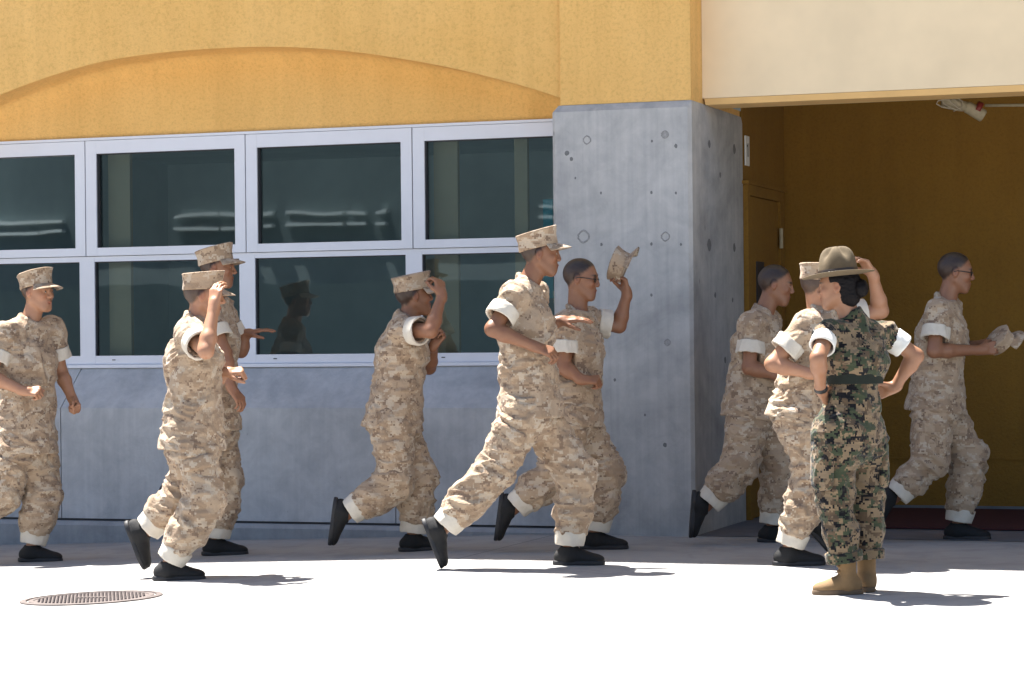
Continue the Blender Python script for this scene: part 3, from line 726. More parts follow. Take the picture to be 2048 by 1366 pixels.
def shoe_template(boot=False):
    v = Vol((-.10, -.07, -.10), (.21, .07, .20), .004); k = .03
    v.ell((-.030, 0, -.044), (.052, .039, .046), None, k); v.ell((.035, .003, -.042), (.078, .040, .040), None, k)
    v.ell((.112, .002, -.058), (.074, .047, .034), None, k); v.cap((-.004, 0, -.05), (0, 0, .005 if not boot else .13), .044, .044 if not boot else .050, .025, cut=[((0, 0, .012 if not boot else .15), (0, 0, 1))])
    v.cap((0, 0, -.03), (.055, 0, -.045), .038, .03, .03)
    if boot:
        for z in (.02, .045, .075): v.cap((.046, -.02, z), (.046, .02, z), .006, .006, .004)
        v.cap((.0, 0, .10), (.0, 0, .16), .040, .040, .0, op='-')
    else:
        v.cap((0, 0, .004), (0, 0, .05), .036, .038, 0, op='-')
        for i_ in range(4): v.cap((.046+.016*i_, -.020, -.012-.0075*i_), (.050+.016*i_, .020, -.012-.0075*i_), .0045, .0045, .003)
    X = v.lo[2]+v.h*np.arange(v.n[2]); v.g = np.maximum(v.g, (-.072-X)[None, None, :].astype(np.float32))
    up = v.mesh()
    v = Vol((-.11, -.08, -.12), (.22, .08, -.04), .004)
    v.ell((-.032, 0, -.078), (.056, .041, .045), None, .03); v.ell((.035, .003, -.078), (.08, .041, .045), None, .03); v.ell((.112, .002, -.078), (.077, .050, .045), None, .03)
    X = v.lo[2]+v.h*np.arange(v.n[2]); v.g = np.maximum(v.g, np.maximum(-.088-X, X+.063)[None, None, :].astype(np.float32))
    return up, v.mesh()
SHOE_T = shoe_template(); BOOT_T = shoe_template(True)

def cap_mesh(Rm, c, s, tilt=0.0):
    """eight-pointed utility cap in the head frame: returns crown and brim meshes"""
    ct, st = math.cos(tilt), math.sin(tilt); RT = np.array([[ct, 0, st], [0, 1, 0], [-st, 0, ct]])
    G = lambda p: c+Rm@(RT@(np.array(p, float)-np.array([0, 0, .04]))+np.array([0, 0, .04]))*s if False else c+(Rm@(RT@np.array(p, float)))*s
    bm = bmesh.new(); n = 32
    def ring(rx, ry, z, oct_=0.0, slope=0.0, x0=-.010):
        out = []
        for k in range(n):
            a = 2*PI*k/n; q = (a+PI/8) % (PI/4)-PI/8; m = 1+oct_*(math.cos(PI/8)/math.cos(q)-1)+oct_*.015*math.cos(8*a)
            x = rx*m*math.cos(a); y = ry*m*math.sin(a); out.append(bm.verts.new(G((x0+x, y, z+slope*x))))
        return out
    rings = [ring(.105, .083, .030, 0, .1), ring(.107, .085, .036, 0, .1), ring(.107, .085, .062, .3, .12), ring(.110, .090, .080, .8, .13), ring(.119, .101, .113, 1.0, .14), ring(.122, .104, .118, 1.0, .14), ring(.117, .099, .123, 1, .14), ring(.08, .068, .124, .6, .14), ring(.03, .026, .123, 0, .14)]
    for a, b in zip(rings, rings[1:]):
        for k in range(n): bm.faces.new((a[k], a[(k+1) % n], b[(k+1) % n], b[k]))
    bm.faces.new(rings[-1]); bm.faces.new(rings[0][::-1])
    crown = bm_mesh('cap', bm, True)
    bm = bmesh.new(); m = 18; up = []; dn = []
    for j in range(5):
        t = j/4; ru = []; rd = []
        for k in range(m+1):
            a = -1.12+2.24*k/m; r = .100+t*(.070*math.cos(a*.78)); x = -.010+r*math.cos(a)*1.04; y = r*math.sin(a)*(.86-.02*t)
            z = .042-.020*t*math.cos(a)-.010*t-.055*(1-math.cos(a))*t*.6
            ru.append(bm.verts.new(G((x, y, z)))); rd.append(bm.verts.new(G((x, y, z-.004))))
        up.append(ru); dn.append(rd)
    for j in range(4):
        for k in range(m):
            bm.faces.new((up[j][k], up[j][k+1], up[j+1][k+1], up[j+1][k])); bm.faces.new((dn[j][k], dn[j+1][k], dn[j+1][k+1], dn[j][k+1]))
    for k in range(m): bm.faces.new((up[4][k], up[4][k+1], dn[4][k+1], dn[4][k]))
    for j in range(4):
        bm.faces.new((up[j][0], up[j+1][0], dn[j+1][0], dn[j][0])); bm.faces.new((up[j][m], dn[j][m], dn[j+1][m], up[j+1][m]))
    return crown, bm_mesh('brim', bm, True)

def thigh_pocket(nm, c1, Rm, r, mat, par, sd):
    v = Vol(c1-.13, c1+.13, .0050); sl, X = v.sub(c1-.12, c1+.12, 0)
    dx, dy, dz = X[0]-c1[0], X[1]-c1[1], X[2]-c1[2]
    q_ = [dx*Rm[0, i]+dy*Rm[1, i]+dz*Rm[2, i] for i in range(3)]
    d = ((np.abs(q_[0]+3.2*q_[1]**2)/r[0])**3+(np.abs(q_[1])/r[1])**6+(np.abs(q_[2])/r[2])**6)
    v.join(sl, np.clip((d**(1/4.)-1)*r[0], -.2, .2).astype(np.float32), 0); V, Q = v.mesh(); V = folds(V, Q, .009, sd, (16, 16, 9))
    return link(nm, mesh_np(nm, V, Q), mat, par)

def person(P):
    """P: dict of joints in photograph pixels (x, y, metres toward the camera); R = his right"""
    f = onG(*P['foot']); D0 = (f-CAM)@Fv; base = np.array([f[0], f[1], gz(f[0])]); sd = P.get('seed', 1); W_ = P.get('woman', False)
    J = {}
    for k, q in P['j'].items(): J[k] = atD(q[0], q[1], D0-q[2])-base
    s = P.get('s', 1.0)                                          # body build
    dirv = lambda d: d[0]*Rv-d[1]*Fv+d[2]*Zv                       # (image right, toward camera, up)
    pel = (J['hR']+J['hL'])/2; sh = (J['sR']+J['sL'])/2; latH = nrm(J['hL']-J['hR']); latS = nrm(J['sL']-J['sR'])
    hf = frame(dirv(P['face']), dirv(P.get('headup', (0, 0, 1)))); hc = J['head']; hs = P.get('hs', 1.0)
    chest = sh*.72+pel*.28; waist = sh*.30+pel*.70; neck0 = sh+(Zv*.035)
    feet = {}
    for S in 'RL':
        if P['plant'+S]:
            a = J['a'+S]; g = gz(a[0]+base[0])-base[2]; J['a'+S] = np.array([a[0], a[1], g+.088])
            t = J['t'+S]-J['a'+S]; t[2] = 0; feet[S] = frame(t, (0, 0, 1))
        else: feet[S] = frame(J['t'+S]-J['a'+S], J['k'+S]-J['a'+S])
    if P.get('report'):
        ln = lambda a, b: round(float(np.linalg.norm(J[a]-J[b])), 2)
        print('LEN', P['name'], 'D', round(float(D0), 2), {k: (ln(k[0]+'R', k[1]+'R'), ln(k[0]+'L', k[1]+'L')) for k in ('se', 'ew', 'hk', 'ka')}, 'sh', ln('sR', 'sL'), 'torso', round(float(np.linalg.norm(sh-pel)), 2), 'neck', round(float(np.linalg.norm(hc-sh)), 2), 'z', {k: round(float(v[2]), 2) for k, v in J.items()})
    allp = np.array(list(J.values())); lo, hi = allp.min(0)-.2, allp.max(0)+.22
    # ---------------- body: one continuous surface
    v = Vol(lo, hi, .0048 if W_ else .0055); b = .92 if W_ else 1.0
    v.ecap(pel-Zv*.02, waist, .150*s, .098*s, .125*s*b, .092*s, latH, .05); v.ecap(waist, chest, .125*s*b, .092*s, .150*s*b, .105*s, latS, .05)
    v.ecap(chest, sh-Zv*.01, .150*s*b, .105*s, .125*s*b, .075*s, latS, .06)
    v.cap(sh+Zv*.0, hc+hf@np.array([-.018, 0, -.050])*hs, .062*s*b, .054*s*b, .04)
    for S in 'RL':
        v.cap(sh+(J['s'+S]-sh)*.5, J['s'+S], .055*s*b, .052*s*b, .05)
        v.cap(J['s'+S], J['e'+S], .050*s*b, .040*s*b, .03); m = J['e'+S]*.72+J['w'+S]*.28
        v.cap(J['e'+S], m, .040*s*b, .042*s*b, .02); v.cap(m, J['w'+S], .042*s*b, .026*s*b, .02)
        v.cap(J['h'+S], J['k'+S], .082*s, .056*s, .05); m = J['k'+S]*.7+J['a'+S]*.3
        v.cap(J['k'+S], m, .055*s, .054*s, .03); v.cap(m, J['a'+S], .054*s, .036*s if not W_ else .026, .03)
        v.cap(J['a'+S], J['a'+S]+feet[S]@np.array([.07, 0, -.05]), .026, .020, .02)
        hd = P['hand'+S]; Hm = frame(dirv(hd[0]), dirv(hd[1]))
        hand(v, J['w'+S], Hm, hd[2], .90 if W_ else 1.0, hd[3] if len(hd) > 3 else .3, 1 if S == 'R' else -1, hd[4] if len(hd) > 4 else .0) if True else None
    head_sdf(v, hc, hf, hs, sd)
    V, Q = v.mesh(); me = mesh_np('body', V, Q); VB, QB = V, Q; TB = head_tint(V, hc, hf, hs, P['skin'], W_); set_tint(me, TB)
    o = link('person', me, SKINM, None, tuple(base)); tag(o, P['label'], 'person', P.get('group'))
    A = lambda name, V, Q, m, par=o: link(name, mesh_np(name, V, Q), m, par)
    # eyes
    for y in (-1, 1):
        bm = bmesh.new(); bmesh.ops.create_uvsphere(bm, u_segments=14, v_segments=10, radius=.0125*hs)
        e = bm_mesh('eye', bm, True); ce = hc+hf@np.array([.0755, y*.030, .0015])*hs; e.transform(Matrix.Translation(Vector(ce)))
        eo = link('eye', e, [EYEW, IRIS], o)
        for pl in e.polygons:
            d = nrm(np.array(pl.center)-ce)
            if d@hf[:, 0] > .86: pl.material_index = 1
    CM = WOOD if W_ else DES; h = .0056 if W_ else .0068
    # ---------------- trousers
    v = Vol(lo, hi, h); tr = P.get('trouser', {})
    pw, pd = (.172, .142) if W_ else (.176, .145)
    wt = (pel*.48+sh*.52) if W_ else pel*.50+waist*.50
    v.ecap(pel-Zv*.05, wt, pw*s, pd*s, (.130 if W_ else .155)*s, (.108 if W_ else .12)*s, latH, .05, cut=[(wt+nrm(wt-pel)*.02, nrm(wt-pel))])
    if W_:
        for S in 'RL': v.cap(J['h'+S]-Zv*.05, J['h'+S]*.7+J['k'+S]*.3, (.100), .098, .04)
    for S in 'RL':
        hp = J['h'+S]+(pel-J['h'+S])*.1; kn, an = J['k'+S], J['a'+S]; up = nrm(kn-an); end = an+up*(P.get('cuffz', .085))
        r0, r1, r2, r3 = (.104, .084, .080, .073) if W_ else (.118, .100, .098, .084)
        v.cap(hp-Zv*.03, kn, r0*s, r1*s, .05); m = kn*.55+an*.45
        v.cap(kn, m, r1*s, r2*s, .04); v.cap(m, end, r2*s, r3*s, .03, cut=[(end, -up)])
    V, Q = v.mesh(); V = folds(V, Q, P.get('fold', .019), sd, (7, 7, 15), .5, [(J['a'+S]+nrm(J['k'+S]-J['a'+S])*P.get('cuffz', .085), .13, .25) for S in 'RL']+([((wt, Zv), .09, .15)] if W_ else [])); A('trousers', V, Q, CM)
    if not W_:
        for S, side in (('R', -1), ('L', 1)):
            hp, kn = J['h'+S], J['k'+S]; axl = nrm(kn-hp); out = nrm(latH*side-axl*(latH*side@axl)); fw = np.cross(axl, out)
            for nm, c0, r in (('pocket', .66, (.020, .088, .098)), ('pocket_flap', .44, (.023, .092, .034))):
                thigh_pocket(nm, hp+(kn-hp)*c0+out*(.094-.010*(c0 > .5)), np.stack([out, fw, axl], 1), r, CM, o, sd+c0)
    # ---------------- rolled cuff at the ankle
    for S in 'RL':
        kn, an = J['k'+S], J['a'+S]; up = nrm(kn-an); end = an+up*P.get('cuffz', .085); ln_ = P.get('cuffh', .07); r = .080 if not W_ else .080
        if W_:
            v = Vol(end-.14, end+.14, .005); v.cap(end-up*.02, end+up*.03, r+.004, r+.007, 0, cut=[(end-up*.018, -up), (end+up*.028, up)]); v.cap(end-up*.10, end+up*.10, r-.012, r-.012, 0, op='-')
            V, Q = v.mesh(); V = folds(V, Q, .006, sd+3, (16, 16, 10)); A('trouser_cuff', V, Q, WOOD)
        else:
            b0 = an+up*(.085-ln_+.006); v = Vol(end-.16, end+.14, .005); v.cap(b0-up*.03, end+up*.012, r*.94, r+.006, 0, cut=[(b0, -up), (end+up*.012, up)]); v.cap(b0-up*.1, end+up*.10, r*.94-.010, r-.006, 0, op='-')
            V, Q = v.mesh(); V = folds(V, Q, .004, sd+3, (14, 14, 8)); A('trouser_cuff', V, Q, LINING)
    # ---------------- shirt
    v = Vol(lo, hi, h)
    if W_:
        hem = wt+Zv*.012; v.ecap(hem, hem*.5+chest*.5, .126, .106, .150, .118, latS, .05, cut=[(hem, -Zv)])
        v.ecap(hem*.6+chest*.4, chest, .142, .114, .165, .122, latS, .05); v.ecap(chest, sh-Zv*.02, .165, .122, .128, .080, latS, .05)
    else:
        ax = nrm(pel-waist); hem = pel+ax*P.get('hem', .075)
        hem_ = hem; v.ecap(waist, hem+ax*.04, .166*s, .136*s, .214*s, .190*s, latH, .06, cut=[(hem, ax)]); v.ecap(waist, chest, .168*s, .138*s, .178*s, .140*s, latS, .05)
        v.ecap(chest, sh-Zv*.02, .178*s, .140*s, .140*s, .092*s, latS, .06)
        v.ecap(hem-ax*.05, hem+ax*.1, .182*s, .156*s, .200*s, .175*s, latH, 0, op='-')
    for S in 'RL':
        p0, e = J['s'+S], J['e'+S]; ar = nrm(e-p0); L = np.linalg.norm(e-p0); tq = P.get('slv', .62); q = p0+ar*L*tq
        v.cap(sh+(p0-sh)*.45, p0, (.070 if not W_ else .060)*s, (.070 if not W_ else .058)*s, .05)
        v.cap(p0, q+ar*.04, (.068 if not W_ else .053)*s, (.073 if not W_ else .056)*s, .04, cut=[(q, ar)]); v.cap(q-ar*.03, q+ar*.12, .062 if not W_ else .052, .065 if not W_ else .052, 0, op='-')
    # stand collar
    ca = nrm(hc-sh); cz = .100 if W_ else .082; v.cap(sh+ca*.02, sh+ca*cz, .084*s*b, .072*s*b, .02, cut=[(sh+ca*cz, ca+hf[:, 0]*.25)]); v.cap(sh+ca*.055, sh+ca*.16, .058*s*b, .062*s*b, 0, op='-')
    V, Q = v.mesh(); V = folds(V, Q, P.get('fold', .016)*(.9 if W_ else 1), sd+5, (7, 7, 13), .5, [(J['s'+S]*(1-P.get('slv', .62))+J['e'+S]*P.get('slv', .62), .15, .05) for S in 'RL']+[((hem, ax if not W_ else Zv), .08, .3)]); shirt = A('shirt', V, Q, CM)
    # rolled sleeve bands
    for S in 'RL':
        p0, e = J['s'+S], J['e'+S]; ar = nrm(e-p0); L = np.linalg.norm(e-p0); q = p0+ar*L*P.get('slv', .62)
        rr = (.080 if not W_ else .0615)*s; v = Vol(q-.16, q+.16, .0042); bh = .072 if not W_ else .068
        v.cap(q-ar*.06, q+ar*.05, rr+.001 if not W_ else rr-.002, rr+.006 if not W_ else rr+.003, 0, cut=[(q-ar*(bh-.014), -ar), (q+ar*.014, ar)]); v.cap(q-ar*.12, q+ar*.12, rr-.010, rr-.003, 0, op='-')
        V, Q = v.mesh(); V = folds(V, Q, .005, sd+9, (15, 15, 8)); A('sleeve_cuff', V, Q, LININGW if W_ else LINING)
    # ---------------- footwear
    T_ = BOOT_T if W_ else SHOE_T
    for S in 'RL':
        Fm = feet[S]; a = J['a'+S]; up_, so_ = T_; sc = np.array([.90, .95, 1]) if W_ else np.array([1.04, 1.05, 1.0])
        so2 = A('boot' if W_ else 'running_shoe', (up_[0]*sc)@Fm.T+a, up_[1], BOOT if W_ else SHOE)
        link('sole', mesh_np('sole', (so_[0]*sc)@Fm.T+a, so_[1]), BSOLE if W_ else SOLE, so2)
        if not W_:
            for sg_, xx in ((1, .02), (-1, .02)):
                bm = bmesh.new(); G = lambda p: Vector(a+Fm@(np.array(p)*sc))
                vv = [bm.verts.new(G(p)) for p in ((xx-.012, sg_*.0415, -.040), (xx+.006, sg_*.0425, -.052), (xx+.016, sg_*.0415, -.040), (xx, sg_*.040, -.030))]
                vv2 = [bm.verts.new(v_.co+Vector(Fm[:, 1])*sg_*-.006) for v_ in vv]
                bm.faces.new(vv); bm.faces.new(vv2[::-1])
                for q_ in range(4): bm.faces.new((vv[q_], vv[(q_+1) % 4], vv2[(q_+1) % 4], vv2[q_]))
                link('reflective_tab', bm_mesh('reflective_tab', bm), REFL, so2)
    # ---------------- hair
    G = lambda p: hc+hf@(np.array(p, float)*hs)
    if W_:
        v = Vol(hc-.2, hc+.2, .004)
        v.ell(G((-.022, 0, .026)), np.array((.100, .083, .090))*hs, hf, .01); v.ell(G((-.055, 0, -.035)), np.array((.058, .064, .060))*hs, hf, .03); v.ell(G((-.062, 0, -.066)), np.array((.046, .054, .046))*hs, hf, .03)
        # keep the face and ears clear
        v.ell(G((.090, 0, -.02)), np.array((.078, .12, .13))*hs, hf, .01, '-'); v.ell(G((.012, .082, -.020)), np.array((.036, .022, .048))*hs, hf, .008, '-'); v.ell(G((.012, -.082, -.020)), np.array((.036, .022, .048))*hs, hf, .008, '-')
        V, Q = v.mesh(); hair = A('hair', folds(V, Q, .003, 3, (30, 30, 60)), Q, HAIRW)
        v = Vol(G((-.13, 0, -.02))-.12, G((-.13, 0, -.02))+.12, .004)
        for i in range(9):
            a0 = i*2*PI/9; p0 = (-.118, .033*math.cos(a0), -.012+.033*math.sin(a0)); p1 = (-.135, .026*math.cos(a0+.9), -.012+.026*math.sin(a0+.9)); v.cap(G(p0), G(p1), .021*hs, .019*hs, .006)
        v.ell(G((-.128, 0, -.012)), np.array((.038, .040, .040))*hs, hf, .01)
        V, Q = v.mesh(); link('hair_bun', mesh_np('hair_bun', V, Q), HAIRW, hair)
    else:
        L = ((VB-hc)@hf)/hs; zb = np.interp(L[:, 0], [-.12, -.06, -.02, .02, .05, .075, .1], [-.070, -.062, -.012, .018, .050, .078, .10])
        keep = (np.linalg.norm(L, axis=1) < .17) & (L[:, 2] > zb-.002) & (np.abs(L[:, 1]) < .0775); fk = keep[QB].all(1); used = np.unique(QB[fk]); mp = np.full(len(VB), -1); mp[used] = np.arange(len(used))
        hv = VB[used]+vnormals(VB, QB)[used]*(.0006+.0030*np.clip((L[used, 2]-zb[used])/.05, 0, 1)+.0012*(vnoise(VB[used]*170)-.5))[:, None]
        hm = mesh_np('hair', hv, mp[QB[fk]]); set_tint(hm, TB[used]*(.8+.4*vnoise(VB[used]*150))[:, None]); link('hair', hm, SKINM, o)
    # ---------------- headgear
    if P.get('cap') is not None:
        cr, br = cap_mesh(hf, hc+hf@np.array([0, 0, .004]), hs*1.02, P['cap']); co = link('cap', cr, DES, o); link('brim', br, DES, co)
    if P.get('glasses'):
        bm = bmesh.new()
        for y in (-1, 1):
            add_tube(bm, [G((.094-.0+(-.004 if abs(k) else 0), y*(.031+.021*math.cos(k*PI/6)), .001+.015*math.sin(k*PI/6))) for k in range(13)], .0022, 6, False)
            add_tube(bm, [G((.090, y*.052, .004)), G((.06, y*.074, .006)), G((0, y*.082, .008)), G((-.02, y*.082, .0))], .0028, 6)
        add_tube(bm, [G((.097, -.011, .004)), G((.102, 0, .007)), G((.097, .011, .004))], .0022, 6)
        gl = link('eyeglasses', bm_mesh('eyeglasses', bm, True), BLACKM, o)
        for y in (-1, 1):
            bm = bmesh.new(); bm.faces.new([bm.verts.new(G((.0925, y*(.031+.019*math.cos(k*PI/6)), .001+.0135*math.sin(k*PI/6)))) for k in range(12)])
            link('lens', bm_mesh('lens', bm), GLASS, gl)
    P['_'] = dict(o=o, J=J, hf=hf, hc=hc, base=base, D0=D0, pel=pel, waist=waist, wt=wt, latH=latH, chest=chest, sh=sh, latS=latS, dirv=dirv, feet=feet)
    return P['_']

# ------------------------------------------------------------------ the people, left to right
FIST = (1.25, 1.35, .8); SOFT = (.45, .6, .4); OPEN = (.15, .25, .15)
S1, S2, S3, S4 = (.40, .205, .12), (.27, .125, .068), (.23, .105, .056), (.30, .150, .085)
GR = 'recruits running past the building'
PEOPLE = [
 dict(name='P1', foot=(80, 1123), seed=1, skin=S1, plantR=False, plantL=True, face=(1, .55, .03), cap=-.08, group=GR,
  label='recruit in desert camouflage and cap, cut off by the left edge of the picture',
  j=dict(head=(76, 585, 0), sR=(8, 668, .12), sL=(104, 660, -.13), eR=(-22, 752, .20), wR=(48, 782, .24), eL=(122, 745, -.20), wL=(146, 800, -.10),
   hR=(35, 880, .08), hL=(72, 882, -.08), kR=(5, 990, .08), aR=(-85, 1050, .08), tR=(-70, 1110, .1), kL=(86, 990, -.05), aL=(64, 1086, -.02), tL=(130, 1110, .02)),
  handR=((1, .1, -.05), (.1, .7, .7), FIST), handL=((.5, .6, -.6), (.7, -.5, .3), FIST)),
 dict(name='P2b', foot=(440, 1112), seed=2, skin=S2, plantR=False, plantL=True, face=(1, .12, .0), cap=-.12, group=GR,
  label='capped recruit half hidden behind the recruit who shields his face with a raised arm',
  j=dict(head=(436, 536, 0), sR=(415, 620, .14), sL=(440, 615, -.17), eR=(450, 705, .20), wR=(463, 776, .24), eL=(482, 702, -.22), wL=(492, 668, -.18),
   hR=(415, 835, .09), hL=(430, 832, -.09), kR=(400, 930, .10), aR=(345, 1005, .08), tR=(330, 1080, .08), kL=(452, 950, -.08), aL=(432, 1060, -.08), tL=(490, 1090, -.08)),
  handR=((.6, .1, -.8), (.6, .5, .4), (.5, .7, .5)), handL=((1, 0, .25), (0, .1, 1), OPEN)),
 dict(name='P2a', foot=(350, 1157), seed=3, skin=S1, plantR=True, plantL=False, face=(1, -.10, -.05), cap=.02, group=GR,
  label='capped recruit shielding his face with a raised forearm, planted foot just beyond the manhole cover',
  j=dict(head=(408, 592, 0), sR=(380, 668, .17), sL=(398, 662, -.16), eR=(412, 702, .36), wR=(428, 612, .26), eL=(430, 760, -.26), wL=(452, 745, -.05),
   hR=(382, 872, .09), hL=(388, 870, -.09), kR=(412, 1000, .12), aR=(338, 1120, .1), tR=(395, 1150, .1), kL=(372, 985, -.09), aL=(290, 1062, -.12), tL=(310, 1112, -.12)),
  handR=((.12, -.25, 1), (-.5, .8, 0), (.5, .5, .3), .5), handL=((1, .1, .1), (0, .4, .9), FIST)),
 dict(name='P3', foot=(820, 1104), seed=4, skin=S2, plantR=False, plantL=True, face=(1, -.30, .12), cap=.05, group=GR,
  label='recruit tugging his cap brim with one raised hand before the windows, rear foot kicked up',
  j=dict(head=(828, 592, 0), sR=(800, 660, .17), sL=(822, 655, -.17), eR=(862, 662, .34), wR=(884, 590, .26), eL=(858, 735, -.26), wL=(868, 690, -.08),
   hR=(782, 835, .09), hL=(792, 833, -.09), kR=(790, 965, .10), aR=(694, 1028, .10), tR=(684, 1105, .1), kL=(838, 955, -.07), aL=(826, 1063, -.07), tL=(880, 1090, -.12)),
  handR=((-.20, -.28, 1), (.7, .6, .2), (.9, .8, .3), .6), handL=((.6, .1, .8), (.6, -.3, .2), FIST)),
 dict(name='P5', foot=(1195, 1100), seed=5, skin=S2, plantR=False, plantL=True, face=(1, .25, -.10), cap=None, glasses=True, group=GR,
  label='bareheaded recruit with glasses holding a cap up high before the column, behind the tallest recruit',
  j=dict(head=(1163, 558, 0), sR=(1132, 650, .15), sL=(1178, 642, -.17), eR=(1128, 735, .18), wR=(1165, 760, .22), eL=(1238, 652, -.20), wL=(1254, 586, -.16),
   hR=(1142, 825, .09), hL=(1150, 823, -.09), kR=(1110, 945, .10), aR=(1026, 1018, .1), tR=(1016, 1095, .1), kL=(1212, 945, -.07), aL=(1190, 1058, -.07), tL=(1250, 1085, -.05)),
  handR=((1, .1, .0), (0, .5, .8), FIST), handL=((-.25, .05, 1), (.9, -.3, .2), (.9, .9, .5), .5)),
 dict(name='P4', foot=(1140, 1132), seed=6, skin=S3, plantR=False, plantL=True, face=(1, .02, -.02), cap=-.15, group=GR, s=1.0,
  label='tallest recruit, capped, in long stride before the column edge with one palm held forward',
  j=dict(head=(1082, 508, 0), sR=(1028, 594, .16), sL=(1066, 588, -.17), eR=(985, 658, .25), wR=(1072, 694, .24), eL=(1072, 668, -.24), wL=(1120, 642, -.20),
   hR=(1052, 810, .09), hL=(1068, 808, -.09), kR=(985, 945, .10), aR=(885, 1058, .10), tR=(918, 1142, .1), kL=(1152, 945, -.07), aL=(1138, 1083, -.07), tL=(1206, 1108, -.05)),
  handR=((1, .05, -.35), (.3, .6, .7), (.7, .9, .6)), handL=((1, 0, .12), (0, .3, .9), OPEN)),
 dict(name='P6', foot=(1558, 1086), seed=7, skin=S2, plantR=False, plantL=True, face=(1, .15, -.15), cap=None, group=GR,
  label='bareheaded recruit without glasses in the shade beside the column, rear foot kicked back',
  j=dict(head=(1552, 570, 0), sR=(1505, 650, .16), sL=(1535, 643, -.17), eR=(1498, 735, .20), wR=(1560, 752, .20), eL=(1545, 732, -.2), wL=(1592, 700, -.16),
   hR=(1498, 812, .09), hL=(1508, 810, -.09), kR=(1482, 930, .10), aR=(1412, 1012, .1), tR=(1406, 1090, .1), kL=(1560, 930, -.07), aL=(1544, 1046, -.07), tL=(1595, 1075, -.05)),
  handR=((1, .1, .1), (0, .5, .8), FIST), handL=((.8, 0, .5), (.5, 0, -.8), FIST)),
 dict(name='P7', foot=(1592, 1128), seed=8, skin=S1, plantR=True, plantL=False, face=(1, -.25, -.18), cap=.0, group=GR,
  label='sunlit recruit directly behind the woman in the wide hat, one arm raised to his cap',
  j=dict(head=(1640, 574, 0), sR=(1612, 652, .17), sL=(1668, 640, -.17), eR=(1545, 728, .20), wR=(1625, 748, .26), eL=(1762, 622, -.20), wL=(1745, 548, -.10),
   hR=(1595, 818, .09), hL=(1608, 816, -.09), kR=(1628, 945, .10), aR=(1578, 1092, .08), tR=(1645, 1120, .08), kL=(1688, 920, -.09), aL=(1640, 1040, -.09), tL=(1690, 1095, -.09)),
  handR=((1, .1, .05), (0, .5, .8), FIST), handL=((-.55, .1, .8), (.6, -.3, .5), (.6, .6, .4), .5)),
 dict(name='P8', foot=(1930, 1081), seed=9, skin=S2, plantR=False, plantL=True, face=(1, .10, -.10), cap=None, glasses=True, group=GR,
  label='bareheaded recruit with glasses at the right, holding a folded cap before him in both hands',
  j=dict(head=(1912, 545, 0), sR=(1876, 628, .16), sL=(1898, 622, -.17), eR=(1868, 702, .23), wR=(1962, 700, .10), eL=(1900, 700, -.18), wL=(1972, 688, -.06),
   hR=(1868, 800, .09), hL=(1876, 798, -.09), kR=(1858, 925, .10), aR=(1788, 995, .10), tR=(1775, 1062, .1), kL=(1940, 915, -.07), aL=(1916, 1046, -.07), tL=(1990, 1070, -.02)),
  handR=((1, -.1, .15), (.0, 1, .15), (.7, .9, .5), .6), handL=((1, .1, .15), (.0, -1, .2), (.7, .9, .5), .6)),
 dict(name='W', foot=(1696, 1186), seed=10, skin=S4, woman=True, plantR=True, plantL=True, face=(-1, -.30, -.03), hs=.90, s=.96, cuffz=.088, slv=.50, fold=.013,
  label='woman in green camouflage, tan boots and wide brimmed hat, standing with hands on hips',
  j=dict(head=(1675, 574, .02), sR=(1772, 668, -.09), sL=(1655, 664, .10), eL=(1636, 716, .25), wL=(1642, 780, .12), eR=(1832, 712, -.10), wR=(1788, 775, -.14),
   hR=(1728, 850, -.08), hL=(1672, 850, .08), kR=(1730, 990, -.09), aR=(1733, 1140, -.08), tR=(1728, 1150, -.22), kL=(1670, 995, .06), aL=(1694, 1150, .05), tL=(1632, 1175, .06)),
  handR=((-.75, -.15, -.25), (.5, -.6, .4), (.5, .5, .3), .1), handL=((.35, -.55, -.45), (-.6, .5, .5), (.5, .5, .3), .0)),
]
FIG = {}
for q in PEOPLE:
    FIG[q['name']] = person(q)

# ------------------------------------------------------------------ the woman's hat, belt, wristband, arm tab, pockets
g = FIG['W']; o = g['o']; hf, hc = g['hf'], g['hc']
dv = g['dirv']
hx = frame(dv((-1, -.30, -.09)), dv((.02, 0, 1)))
HC = hc+hf@np.array([-.008, 0, .060])*.9
def HG(x, y, z): return Vector(HC+hx@np.array([x*.94, y*.94, z*1.08]))
hat = empty('hat_dummy') if False else None
bm = bmesh.new(); seg = 72; rings = []
for i, (rx, ry, z) in enumerate([(.098, .078, -.004), (.115, .098, -.001), (.140, .130, 0), (.168, .160, .0), (.183, .176, .001), (.186, .179, .0035), (.183, .176, .0055), (.150, .140, .0055), (.118, .100, .006), (.100, .080, .010)]):
    rings.append([bm.verts.new(HG(rx*math.cos(2*PI*k/seg), ry*math.sin(2*PI*k/seg), z+.010*(abs(math.sin(2*PI*k/seg))**2)*max(0, (ry-.1)/.08)-.004*math.cos(2*PI*k/seg)*max(0, (ry-.1)/.08))) for k in range(seg)])
for a, b in zip(rings, rings[1:]):
    for k in range(seg): bm.faces.new((a[k], a[(k+1) % seg], b[(k+1) % seg], b[k]))
brim = bm_mesh('hat', bm, True)
hato = link('campaign_hat', brim, HATM, o)
bm = bmesh.new(); rings = []
prof = [(1.0, 0), (.985, .02), (.955, .045), (.90, .070), (.81, .092), (.68, .108), (.52, .117), (.34, .1205), (.16, .1215)]
